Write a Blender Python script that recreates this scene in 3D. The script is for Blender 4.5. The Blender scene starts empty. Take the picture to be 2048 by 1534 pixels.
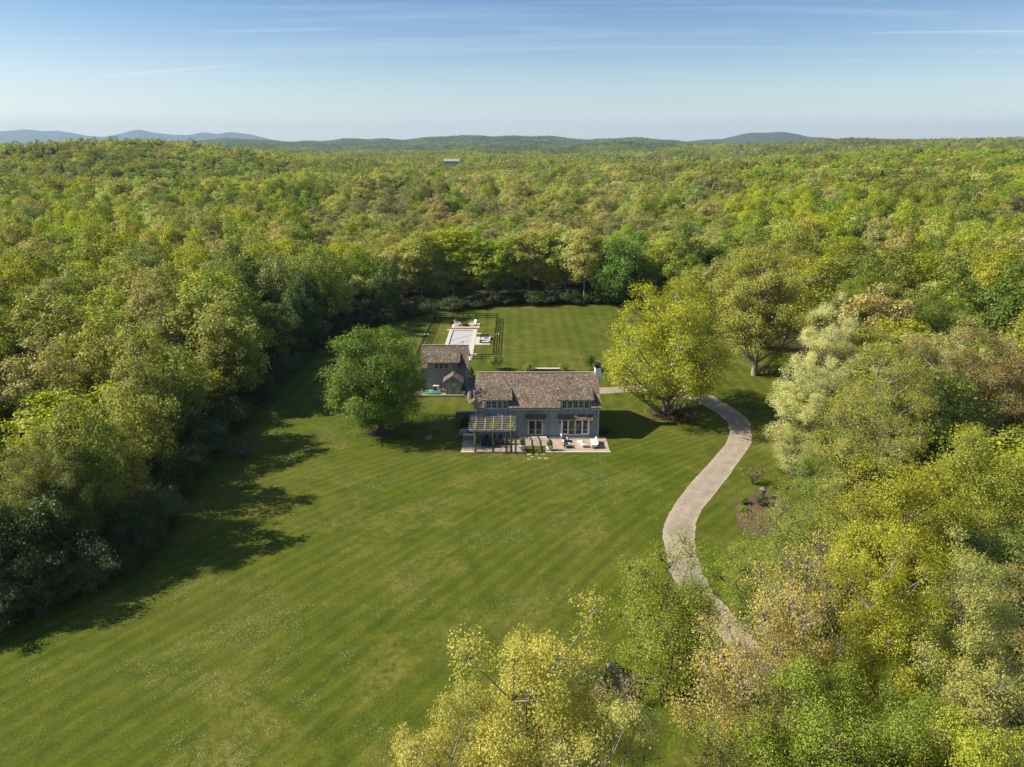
import bpy, math, random
import numpy as np
from mathutils import Vector, Matrix
sc = bpy.context.scene
# ------------------------------------------------------------------ camera, sky, sun
F_PX = 1420.0; PITCH = math.atan(479/F_PX); CAM_H = 40.0
cd = bpy.data.cameras.new('camera'); cam = bpy.data.objects.new('camera', cd); sc.collection.objects.link(cam)
cam.location = (0, 0, CAM_H); cam.rotation_euler = (math.pi/2-PITCH, 0, 0)
cd.sensor_width = 36; cd.lens = F_PX/2048*36; cd.clip_start = 0.5; cd.clip_end = 60000
sc.camera = cam
SUN_EL = math.radians(38.5); SUN_AZ = math.radians(0.4)      # light travels towards +X, a touch away from the camera
sdir = Vector((-math.cos(SUN_EL)*math.cos(SUN_AZ), math.cos(SUN_EL)*math.sin(SUN_AZ), math.sin(SUN_EL)))   # towards the sun
sl = bpy.data.lights.new('sun', 'SUN'); sl.energy = 5.0; sl.angle = math.radians(0.5); sl.color = (1, 0.91, 0.74)
so = bpy.data.objects.new('sun', sl); sc.collection.objects.link(so); so.rotation_euler = sdir.to_track_quat('Z', 'Y').to_euler()
w = bpy.data.worlds.new('World'); sc.world = w; w.use_nodes = True
wn = w.node_tree.nodes; wl = w.node_tree.links
bg = wn['Background']; sky = wn.new('ShaderNodeTexSky'); sky.sky_type = 'NISHITA'; sky.sun_disc = False
sky.sun_elevation = SUN_EL; sky.sun_rotation = math.atan2(sdir.x, sdir.y); sky.altitude = 200
sky.air_density = 1.0; sky.dust_density = 0.7; sky.ozone_density = 2.6
bg.inputs['Strength'].default_value = 0.076
def NN(t, kind, **kw):
    n = t.nodes.new(kind)
    for k, v in kw.items(): setattr(n, k, v)
    return n
def wispy():
    t = w.node_tree
    tc = t.nodes.new('ShaderNodeTexCoord'); sep = t.nodes.new('ShaderNodeSeparateXYZ'); wl.new(tc.outputs['Generated'], sep.inputs[0])
    # project the direction onto a flat cloud sheet
    mz = NN(t, 'ShaderNodeMath', operation='MAXIMUM'); wl.new(sep.outputs['Z'], mz.inputs[0]); mz.inputs[1].default_value = 0.02
    dx = NN(t, 'ShaderNodeMath', operation='DIVIDE'); wl.new(sep.outputs['X'], dx.inputs[0]); wl.new(mz.outputs[0], dx.inputs[1])
    dy = NN(t, 'ShaderNodeMath', operation='DIVIDE'); wl.new(sep.outputs['Y'], dy.inputs[0]); wl.new(mz.outputs[0], dy.inputs[1])
    cb = t.nodes.new('ShaderNodeCombineXYZ'); wl.new(dx.outputs[0], cb.inputs[0]); wl.new(dy.outputs[0], cb.inputs[1])
    mp = t.nodes.new('ShaderNodeMapping'); mp.inputs['Scale'].default_value = (0.16, 0.95, 1); mp.inputs['Rotation'].default_value = (0, 0, 0.10)
    mp.inputs['Location'].default_value = (3.1, 1.7, 0)
    wl.new(cb.outputs[0], mp.inputs[0])
    n1 = t.nodes.new('ShaderNodeTexNoise'); n1.inputs['Scale'].default_value = 0.9; n1.inputs['Detail'].default_value = 8; n1.inputs['Roughness'].default_value = .55; n1.inputs['Distortion'].default_value = .6
    wl.new(mp.outputs[0], n1.inputs['Vector'])
    r1 = t.nodes.new('ShaderNodeValToRGB'); r1.color_ramp.elements[0].position = .50; r1.color_ramp.elements[1].position = .80
    wl.new(n1.outputs['Fac'], r1.inputs[0])
    mu = NN(t, 'ShaderNodeMath', operation='MULTIPLY'); wl.new(r1.outputs[0], mu.inputs[0]); mu.inputs[1].default_value = .42
    mx = t.nodes.new('ShaderNodeMixRGB'); wl.new(mu.outputs[0], mx.inputs[0]); wl.new(sky.outputs[0], mx.inputs[1]); mx.inputs[2].default_value = (7.5, 8.3, 9.2, 1)
    el = t.nodes.new('ShaderNodeValToRGB'); e_ = el.color_ramp.elements; e_[0].position = 0; e_[0].color = (2.35, 2.25, 2.15, 1); e_[1].position = .05; e_[1].color = (1.48, 1.42, 1.34, 1)
    for p_, c_ in ((.11, (.95, 1.04, 1.13)), (.18, (.54, .74, .98)), (.5, (.8, .85, .95))): q = e_.new(p_); q.color = (*c_, 1)
    wl.new(sep.outputs['Z'], el.inputs[0]); ml = t.nodes.new('ShaderNodeMixRGB'); ml.blend_type = 'MULTIPLY'; ml.inputs[0].default_value = 1; wl.new(sky.outputs[0], ml.inputs[1]); wl.new(el.outputs[0], ml.inputs[2]); wl.new(ml.outputs[0], mx.inputs[1])
    # long thin contrails: straight in bearing / elevation
    def M2(op, a, b=None):
        q = NN(t, 'ShaderNodeMath', operation=op)
        for i, v in enumerate((a, b)):
            if v is None: continue
            if isinstance(v, (int, float)): q.inputs[i].default_value = v
            else: wl.new(v, q.inputs[i])
        return q.outputs[0]
    az = M2('DIVIDE', sep.outputs['X'], M2('MAXIMUM', sep.outputs['Y'], .05)); ev = M2('DIVIDE', sep.outputs['Z'], M2('MAXIMUM', sep.outputs['Y'], .05)); tot = None
    for a0, e0, a1, e1, wd_, st in ((-.56, .0810, -.33, .0985, .0011, .55), (.44, .1343, .70, .1365, .0009, .40), (.385, .0431, .54, .0428, .0012, .40), (-.42, .135, -.20, .139, .0016, .25), (-.13, .083, .02, .098, .0009, .22), (-.70, .130, -.50, .127, .0012, .3)):
        k = (e1-e0)/(a1-a0); dist = M2('ABSOLUTE', M2('SUBTRACT', ev, M2('ADD', M2('MULTIPLY', az, k), e0-k*a0))); g1 = M2('MAXIMUM', M2('SUBTRACT', 1.0, M2('DIVIDE', dist, wd_*1.6)), 0.0)
        u = M2('DIVIDE', M2('SUBTRACT', az, a0), a1-a0); win = M2('MINIMUM', M2('MULTIPLY', M2('MAXIMUM', M2('MULTIPLY', u, M2('SUBTRACT', 1.0, u)), 0.0), 5.0), 1.0)
        v = M2('MULTIPLY', M2('MULTIPLY', g1, win), st); tot = v if tot is None else M2('ADD', tot, v)
    m3 = t.nodes.new('ShaderNodeMixRGB'); wl.new(M2('MULTIPLY', tot, M2('ADD', n1.outputs['Fac'], .35)), m3.inputs[0]); wl.new(mx.outputs[0], m3.inputs[1]); m3.inputs[2].default_value = (8.5, 8.9, 9.2, 1); wl.new(m3.outputs[0], bg.inputs['Color'])
wispy()
sc.view_settings.view_transform = 'Standard'; sc.view_settings.look = 'None'
sc.view_settings.exposure = 0.66; sc.view_settings.gamma = 1
sc.render.resolution_x = 1024; sc.render.resolution_y = 767
sc.render.engine = 'CYCLES'
try:
    sc.cycles.max_bounces = 6; sc.cycles.diffuse_bounces = 3; sc.cycles.transmission_bounces = 4; sc.cycles.volume_bounces = 0
    sc.cycles.transparent_max_bounces = 8
except Exception: pass

# ------------------------------------------------------------------ survey helpers: where a sight line meets the ground / a plane
_s, _c = math.sin(PITCH), math.cos(PITCH)
def ray(px, py):
    a = (px-1024)/F_PX; b = (py-767)/F_PX
    return a, _c-b*_s, -_s-b*_c
def G(px, py, z=0.0):
    r = ray(px, py); t = (z-CAM_H)/r[2]; return (r[0]*t, r[1]*t)
def W(px, py, y):
    r = ray(px, py); t = y/r[1]; return (r[0]*t, CAM_H+r[2]*t)
def PX(x, y, z=0.0):
    d = y*_c-(z-CAM_H)*_s
    return 1024+F_PX*x/d, 767-F_PX*((z-CAM_H)*_c+y*_s)/d
C = sc.collection
rnd = random.Random(7)

# ------------------------------------------------------------------ object helpers
def tag(o, label=None, cat=None, group=None, kind=None):
    if label: o['label'] = label
    if cat: o['category'] = cat
    if group: o['group'] = group
    if kind: o['kind'] = kind
    return o
def empty(name, loc, label, cat, group=None, rz=0.0):
    o = bpy.data.objects.new(name, None); C.objects.link(o); o.empty_display_size = 0.3
    o.location = loc; o.rotation_euler = (0, 0, rz); return tag(o, label, cat, group)
def copy_tree(o, parent=None):
    c = o.copy(); C.objects.link(c)
    if parent is not None: c.parent = parent
    for ch in list(o.children): copy_tree(ch, c)
    return c
class MB:
    def __init__(s): s.v = []; s.f = []; s.uv = None
    def add(s, vs, fs):
        b = len(s.v); s.v += [tuple(v) for v in vs]; s.f += [tuple(i+b for i in f) for f in fs]; return s
    def box(s, x0, x1, y0, y1, z0, z1):
        vs = [(x, y, z) for z in (z0, z1) for y in (y0, y1) for x in (x0, x1)]
        return s.add(vs, [(0,2,3,1),(4,5,7,6),(0,1,5,4),(2,6,7,3),(0,4,6,2),(1,3,7,5)])
    def obox(s, c, size, M):
        hx, hy, hz = size[0]/2, size[1]/2, size[2]/2
        vs = [Vector(c)+M@Vector((x, y, z)) for z in (-hz, hz) for y in (-hy, hy) for x in (-hx, hx)]
        return s.add(vs, [(0,2,3,1),(4,5,7,6),(0,1,5,4),(2,6,7,3),(0,4,6,2),(1,3,7,5)])
    def beam(s, p, q, wd, ht):
        p = Vector(p); q = Vector(q); d = q-p; M = d.to_track_quat('X', 'Z').to_matrix()
        return s.obox((p+q)/2, (d.length, wd, ht), M)
    def slab(s, pts, th):
        p = [Vector(a) for a in pts]; n = (p[1]-p[0]).cross(p[-1]-p[0]).normalized()
        if n.z < 0: n = -n
        k = len(p); vs = [a for a in p]+[a-n*th for a in p]
        fs = [tuple(range(k)), tuple(range(2*k-1, k-1, -1))]+[(i, i+k, (i+1) % k+k, (i+1) % k) for i in range(k)]
        return s.add(vs, fs)
    def prism(s, poly, z0, z1):
        k = len(poly); vs = [(a, b, z0) for a, b in poly]+[(a, b, z1) for a, b in poly]
        return s.add(vs, [tuple(range(k-1, -1, -1)), tuple(range(k, 2*k))]+[(i, (i+1) % k, (i+1) % k+k, i+k) for i in range(k)])
    def prismy(s, poly, y0, y1):          # poly in (x, z), extruded along y
        k = len(poly); vs = [(a, y0, b) for a, b in poly]+[(a, y1, b) for a, b in poly]
        return s.add(vs, [tuple(range(k)), tuple(range(2*k-1, k-1, -1))]+[(i, i+k, (i+1) % k+k, (i+1) % k) for i in range(k)])
    def prismx(s, poly, x0, x1):          # poly in (y, z), extruded along x
        k = len(poly); vs = [(x0, a, b) for a, b in poly]+[(x1, a, b) for a, b in poly]
        return s.add(vs, [tuple(range(k)), tuple(range(2*k-1, k-1, -1))]+[(i, i+k, (i+1) % k+k, (i+1) % k) for i in range(k)])
    def tube(s, pts, rad, n=8, cap=True):
        pts = [Vector(p) for p in pts]; k = len(pts); b = len(s.v)
        for i, p in enumerate(pts):
            d = (pts[min(i+1, k-1)]-pts[max(i-1, 0)]).normalized()
            u = d.cross(Vector((0, 0, 1)) if abs(d.z) < .95 else Vector((1, 0, 0))).normalized(); v = d.cross(u)
            for j in range(n):
                a = 2*math.pi*j/n; s.v.append(tuple(p+(u*math.cos(a)+v*math.sin(a))*rad[i]))
        for i in range(k-1):
            for j in range(n): s.f.append((b+i*n+j, b+i*n+(j+1) % n, b+(i+1)*n+(j+1) % n, b+(i+1)*n+j))
        if cap: s.f.append(tuple(b+j for j in range(n-1, -1, -1))); s.f.append(tuple(b+(k-1)*n+j for j in range(n)))
        return s
    def lathe(s, prof, c=(0, 0, 0), n=20):
        b = len(s.v); k = len(prof)
        for r, z in prof:
            for j in range(n): a = 2*math.pi*j/n; s.v.append((c[0]+r*math.cos(a), c[1]+r*math.sin(a), c[2]+z))
        for i in range(k-1):
            for j in range(n): s.f.append((b+i*n+j, b+i*n+(j+1) % n, b+(i+1)*n+(j+1) % n, b+(i+1)*n+j))
        s.f.append(tuple(b+j for j in range(n-1, -1, -1))); s.f.append(tuple(b+(k-1)*n+j for j in range(n))); return s
    def build(s, name, mat, parent=None, smooth=False, bevel=0.0):
        me = bpy.data.meshes.new(name); off = Vector((0, 0, 0))
        if parent is not None and s.world:
            p = parent
            while p is not None: off += p.location; p = p.parent
        me.from_pydata([(a[0]-off.x, a[1]-off.y, a[2]-off.z) for a in s.v], [], s.f); me.update()
        o = bpy.data.objects.new(name, me); C.objects.link(o); me.materials.append(mat)
        if smooth: me.polygons.foreach_set('use_smooth', [True]*len(me.polygons))
        if parent is not None: o.parent = parent
        if bevel: m = o.modifiers.new('bevel', 'BEVEL'); m.width = bevel; m.segments = 2; m.limit_method = 'ANGLE'
        return o
    world = True
class LB(MB): world = False               # parts of a thing modelled about its own origin
def blob(mb, c, r, seed=0, amp=.18, n=10, flat=1.0):
    rg = random.Random(seed); k = 7; ph = [rg.uniform(0, 6.28) for _ in range(6)]; b = len(mb.v); rows = n
    for i in range(rows+1):
        th = math.pi*i/rows
        for j in range(2*n):
            a = math.pi*j/n
            d = 1+amp*(math.sin(2*a+ph[0])*math.sin(th+ph[1])+.6*math.sin(3*a+ph[2]+2*th)+.5*math.sin(5*th+ph[3]+a))+rg.uniform(-amp, amp)*.35
            mb.v.append((c[0]+r[0]*d*math.sin(th)*math.cos(a), c[1]+r[1]*d*math.sin(th)*math.sin(a), c[2]+r[2]*d*math.cos(th)*flat))
    m = 2*n
    for i in range(rows):
        for j in range(m): mb.f.append((b+i*m+j, b+(i+1)*m+j, b+(i+1)*m+(j+1) % m, b+i*m+(j+1) % m))
    return mb

# ------------------------------------------------------------------ materials
def newmat(name, rough=.8, spec=.3):
    m = bpy.data.materials.new(name); m.use_nodes = True; t = m.node_tree; b = t.nodes['Principled BSDF']
    b.inputs['Roughness'].default_value = rough; b.inputs['Specular IOR Level'].default_value = spec
    return m, t, b
def ramp(t, fac, stops, interp='LINEAR'):
    r = t.nodes.new('ShaderNodeValToRGB'); r.color_ramp.interpolation = interp
    el = r.color_ramp.elements
    while len(el) < len(stops): el.new(0.5)
    for e, (p, c) in zip(el, stops): e.position = p; e.color = (*c, 1) if len(c) == 3 else c
    t.links.new(fac, r.inputs[0]); return r.outputs[0]
def coords(t, kind='Object', scale=(1, 1, 1), rot=(0, 0, 0), loc=(0, 0, 0)):
    tc = t.nodes.new('ShaderNodeTexCoord'); mp = t.nodes.new('ShaderNodeMapping')
    mp.inputs['Scale'].default_value = scale; mp.inputs['Rotation'].default_value = rot; mp.inputs['Location'].default_value = loc
    t.links.new(tc.outputs[kind], mp.inputs[0]); return mp.outputs[0]
def geopos(t, scale=(1, 1, 1), rot=(0, 0, 0)):
    tc = t.nodes.new('ShaderNodeNewGeometry'); mp = t.nodes.new('ShaderNodeMapping')
    mp.inputs['Scale'].default_value = scale; mp.inputs['Rotation'].default_value = rot
    t.links.new(tc.outputs['Position'], mp.inputs[0]); return mp.outputs[0]
def noise(t, vec, scale, detail=4, rough=.55, dist=0):
    n = t.nodes.new('ShaderNodeTexNoise'); n.inputs['Scale'].default_value = scale; n.inputs['Detail'].default_value = detail
    n.inputs['Roughness'].default_value = rough; n.inputs['Distortion'].default_value = dist
    t.links.new(vec, n.inputs['Vector']); return n.outputs['Fac']
def mixc(t, fac, a, b, mode='MIX'):
    m = t.nodes.new('ShaderNodeMixRGB'); m.blend_type = mode
    for i, x in ((0, fac), (1, a), (2, b)):
        if hasattr(x, 'links') or isinstance(x, bpy.types.NodeSocket): t.links.new(x, m.inputs[i])
        elif isinstance(x, (int, float)): m.inputs[i].default_value = x if i == 0 else (x, x, x, 1)
        else: m.inputs[i].default_value = (*x, 1)
    return m.outputs[0]
def mathn(t, op, a, b=None, c=None):
    m = t.nodes.new('ShaderNodeMath'); m.operation = op
    for i, x in enumerate((a, b, c)):
        if x is None: continue
        if isinstance(x, bpy.types.NodeSocket): t.links.new(x, m.inputs[i])
        else: m.inputs[i].default_value = x
    return m.outputs[0]
def bump(t, b, h, strength=.5, dist=.02):
    n = t.nodes.new('ShaderNodeBump'); n.inputs['Strength'].default_value = strength; n.inputs['Distance'].default_value = dist
    t.links.new(h, n.inputs['Height']); t.links.new(n.outputs[0], b.inputs['Normal'])
def plain(name, col, rough=.7, var=.25, nscale=6, metal=0.0, spec=.3, bmp=0.0):
    m, t, b = newmat(name, rough, spec); v = coords(t); n = noise(t, v, nscale, 5)
    c0 = tuple(x*(1-var) for x in col); c1 = tuple(min(1, x*(1+var)) for x in col)
    t.links.new(ramp(t, n, [(.3, c0), (.7, c1)]), b.inputs['Base Color']); b.inputs['Metallic'].default_value = metal
    if bmp: bump(t, b, n, .6, bmp)
    return m
def shingle_mat(name, along='X', stops=None, cw=.15, ch=.08):
    m, t, b = newmat(name, .85, .2); tc = t.nodes.new('ShaderNodeTexCoord'); sp = t.nodes.new('ShaderNodeSeparateXYZ'); t.links.new(tc.outputs['Object'], sp.inputs[0])
    row = mathn(t, 'DIVIDE', sp.outputs['Z'], ch); rowi = mathn(t, 'FLOOR', row)
    wn_ = t.nodes.new('ShaderNodeTexWhiteNoise'); wn_.noise_dimensions = '1D'; t.links.new(rowi, wn_.inputs['W'])
    col = mathn(t, 'ADD', mathn(t, 'DIVIDE', sp.outputs[along], cw), mathn(t, 'MULTIPLY', wn_.outputs['Value'], 7.0)); coli = mathn(t, 'FLOOR', col)
    cb = t.nodes.new('ShaderNodeCombineXYZ'); t.links.new(coli, cb.inputs[0]); t.links.new(rowi, cb.inputs[1])
    w2 = t.nodes.new('ShaderNodeTexWhiteNoise'); w2.noise_dimensions = '2D'; t.links.new(cb.outputs[0], w2.inputs['Vector'])
    base = ramp(t, w2.outputs['Value'], stops or [(0, (.095, .068, .045)), (.22, (.155, .118, .085)), (.45, (.215, .17, .13)), (.6, (.15, .14, .15)), (.76, (.27, .20, .12)), (.93, (.32, .265, .20)), (1, (.48, .43, .36))])
    big = noise(t, tc.outputs['Object'], .7, 5, .6)
    base = mixc(t, 1.0, base, ramp(t, big, [(.3, (.80, .76, .74)), (.7, (1.15, 1.12, 1.1))]), 'MULTIPLY')
    fr = mathn(t, 'FRACT', row); edge = mathn(t, 'LESS_THAN', fr, .14)
    fc = mathn(t, 'FRACT', col); edge2 = mathn(t, 'LESS_THAN', fc, .06)
    ed = mathn(t, 'MAXIMUM', edge, edge2)
    base = mixc(t, mathn(t, 'MULTIPLY', ed, .55), base, (.03, .025, .022))
    t.links.new(base, b.inputs['Base Color'])
    h = mathn(t, 'ADD', mathn(t, 'MULTIPLY', fr, -.7), mathn(t, 'MULTIPLY', w2.outputs['Value'], .5)); bump(t, b, h, .9, .03)
    return m
def siding_mat(name, col):
    m, t, b = newmat(name, .8, .2); v = coords(t, scale=(6, 6, .5)); n = noise(t, v, 1.2, 6, .65)
    v2 = coords(t, scale=(.5, .5, .35)); n2 = noise(t, v2, 1.0, 3)
    tc = t.nodes.new('ShaderNodeTexCoord'); sp = t.nodes.new('ShaderNodeSeparateXYZ'); t.links.new(tc.outputs['Object'], sp.inputs[0])
    wn_ = t.nodes.new('ShaderNodeTexWhiteNoise'); wn_.noise_dimensions = '1D'; t.links.new(mathn(t, 'FLOOR', mathn(t, 'DIVIDE', mathn(t, 'ADD', sp.outputs['X'], .02), .36)), wn_.inputs['W'])
    c = ramp(t, n, [(.3, tuple(x*.72 for x in col)), (.7, tuple(x*1.25 for x in col))])
    c = mixc(t, 1.0, c, ramp(t, n2, [(.3, (.82, .84, .88)), (.7, (1.12, 1.1, 1.06))]), 'MULTIPLY')
    c = mixc(t, 1.0, c, ramp(t, wn_.outputs['Value'], [(0, (.84, .84, .86)), (1, (1.14, 1.14, 1.1))]), 'MULTIPLY')
    t.links.new(c, b.inputs['Base Color']); bump(t, b, n, .4, .01); return m
def paver_mat(name, c1, c2, mortar, sx=.22, sy=.11):
    m, t, b = newmat(name, .85, .2); v = coords(t)
    br = t.nodes.new('ShaderNodeTexBrick'); t.links.new(v, br.inputs['Vector']); br.inputs['Scale'].default_value = 1; br.inputs['Brick Width'].default_value = sx; br.inputs['Row Height'].default_value = sy
    br.inputs['Mortar Size'].default_value = .008; br.inputs['Color1'].default_value = (*c1, 1); br.inputs['Color2'].default_value = (*c2, 1); br.inputs['Mortar'].default_value = (*mortar, 1)
    n = noise(t, v, 1.3, 6, .6); c = mixc(t, 1.0, br.outputs['Color'], ramp(t, n, [(.3, (.78, .78, .78)), (.7, (1.15, 1.12, 1.1))]), 'MULTIPLY')
    t.links.new(c, b.inputs['Base Color']); bump(t, b, br.outputs['Fac'], -.4, .01); return m
def glass_mat(name, col=(.02, .022, .02)):
    m, t, b = newmat(name, .06, .5); b.inputs['Base Color'].default_value = (*col, 1)
    v = coords(t, scale=(1, 1, 1)); n = noise(t, v, .9, 3); t.links.new(ramp(t, n, [(.35, tuple(x*.5 for x in col)), (.65, tuple(x*2.2 for x in col))]), b.inputs['Base Color'])
    n2 = noise(t, v, 1.6, 2); bump(t, b, n2, .12, .02); return m
def leaf_mat(name, instancer=False, spread=.32, trans=.42):
    m = bpy.data.materials.new(name); m.use_nodes = True; t = m.node_tree; t.nodes.clear(); out = t.nodes.new('ShaderNodeOutputMaterial')
    if instancer:
        a = t.nodes.new('ShaderNodeAttribute'); a.attribute_type = 'INSTANCER'; a.attribute_name = 'tint'; base = a.outputs['Color']
    else:
        a = t.nodes.new('ShaderNodeObjectInfo'); base = a.outputs['Color']
    g = t.nodes.new('ShaderNodeNewGeometry'); r = g.outputs['Random Per Island']
    jit = ramp(t, r, [(0, (1-spread*1.1, 1-spread*.7, 1-spread*.6)), (.35, (.86, .97, .9)), (.6, (1.05, 1, 1)), (.85, (1+spread*.8, 1+spread*.5, 1+spread*.1)), (1, (1+spread*1.2, 1+spread*.9, 1+spread*1.4))])
    col = mixc(t, 1.0, base, jit, 'MULTIPLY')
    d = t.nodes.new('ShaderNodeBsdfDiffuse'); t.links.new(col, d.inputs['Color'])
    tr = t.nodes.new('ShaderNodeBsdfTranslucent'); t.links.new(mixc(t, 1.0, col, (1.25, 1.2, .55), 'MULTIPLY'), tr.inputs['Color'])
    gl = t.nodes.new('ShaderNodeBsdfGlossy'); gl.inputs['Roughness'].default_value = .55; gl.inputs['Color'].default_value = (1, 1, 1, 1)
    m1 = t.nodes.new('ShaderNodeMixShader'); m1.inputs[0].default_value = trans; t.links.new(d.outputs[0], m1.inputs[1]); t.links.new(tr.outputs[0], m1.inputs[2])
    m2 = t.nodes.new('ShaderNodeMixShader'); m2.inputs[0].default_value = .03; t.links.new(m1.outputs[0], m2.inputs[1]); t.links.new(gl.outputs[0], m2.inputs[2])
    t.links.new(m2.outputs[0], out.inputs['Surface']); return m
M = {}
M['leaf'] = leaf_mat('foliage'); M['wleaf'] = leaf_mat('woodland_foliage', True, .30, .38)
def bark_mat(name, c):
    m, t, b = newmat(name, .9, .15); v = coords(t, scale=(5, 5, 1)); n = noise(t, v, 1.6, 6, .65)
    t.links.new(ramp(t, n, [(.3, tuple(x*.5 for x in c)), (.7, tuple(x*1.4 for x in c))]), b.inputs['Base Color']); bump(t, b, n, .8, .04); return m
M['bark'] = bark_mat('bark', (.13, .105, .08)); M['palebark'] = bark_mat('pale_bark', (.30, .27, .23))
M['shingle'] = shingle_mat('wood_shingles')
M['shingle_d'] = shingle_mat('dormer_shingles', stops=[(0, (.08, .062, .047)), (.3, (.14, .112, .088)), (.6, (.175, .145, .115)), (.85, (.22, .17, .12)), (.96, (.29, .25, .19)), (1, (.5, .45, .38))])
M['shingle_y'] = shingle_mat('porch_shingles', 'Y', [(0, (.10, .08, .065)), (.4, (.17, .135, .11)), (.8, (.24, .19, .15)), (1, (.4, .36, .3))])
M['siding'] = siding_mat('weathered_siding', (.27, .30, .315)); M['siding2'] = siding_mat('green_grey_siding', (.26, .29, .28))
M['trim'] = plain('grey_white_trim', (.50, .52, .50), .6, .12, 3); M['trim2'] = plain('grey_trim', (.38, .42, .41), .6, .12, 3)
M['cream'] = plain('cream_trim', (.62, .59, .5), .6, .1, 3)
M['glass'] = glass_mat('dark_glass'); M['brownglass'] = glass_mat('door_glass', (.05, .04, .025))
M['chimney'] = plain('white_masonry', (.80, .80, .78), .8, .12, 4, bmp=.02)
M['lead'] = plain('dark_metal_cap', (.03, .032, .035), .45, .2, 5, .6)
M['black'] = plain('black_wicker', (.016, .016, .018), .6, .4, 20); M['black2'] = plain('black_tabletop', (.03, .03, .036), .35, .2, 6)
M['fence'] = plain('black_fence_paint', (.022, .023, .022), .65, .3, 5)
M['cedar'] = plain('weathered_cedar', (.40, .36, .30), .8, .3, 5); M['pole'] = plain('mossy_timber', (.17, .165, .085), .85, .35, 4)
M['paver'] = paver_mat('tan_pavers', (.54, .43, .33), (.42, .335, .26), (.27, .22, .17))
M['stonecap'] = plain('pale_stone_cap', (.60, .53, .42), .8, .15, 2.5, bmp=.01); M['whitestone'] = plain('white_coping', (.56, .54, .47), .75, .08, 2)
M['step'] = plain('bluestone', (.13, .14, .15), .8, .25, 3)
M['stone'] = paver_mat('dry_stone_wall', (.26, .23, .18), (.16, .145, .12), (.05, .045, .04), .4, .16)
M['rock'] = plain('lichen_rock', (.25, .23, .19), .9, .45, 2.2, bmp=.12)
M['cover'] = plain('pool_cover', (.47, .46, .46), .7, .08, .7); M['charcoal'] = plain('charcoal_edge', (.05, .05, .055), .6, .2, 3)
M['white'] = plain('white_cushion', (.74, .72, .68), .8, .06, 4); M['whitepaint'] = plain('white_paint', (.78, .78, .76), .5, .05, 4)
M['concrete'] = plain('pale_concrete', (.55, .54, .50), .8, .15, 5); M['teal'] = plain('turquoise_plastic', (.02, .47, .40), .35, .08, 2, spec=.5)
M['rust'] = plain('rusty_steel', (.12, .045, .025), .8, .4, 6); M['wood'] = plain('brown_wood', (.16, .09, .05), .7, .3, 6)
M['mulch'] = plain('bark_mulch', (.12, .076, .05), .95, .4, 9, bmp=.03); M['timber'] = plain('tan_timber', (.44, .35, .24), .8, .2, 3)
M['blue'] = plain('blue_cover', (.05, .10, .24), .6, .2, 3); M['greycover'] = plain('grey_cover', (.25, .27, .29), .5, .2, 4)
M['gravel2'] = plain('tan_gravel', (.36, .29, .22), .95, .3, 30, bmp=.01); M['court'] = plain('grey_paving', (.20, .19, .175), .9, .2, 5)
M['plaque'] = plain('pale_plaque', (.42, .46, .45), .5, .1, 4)

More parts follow.
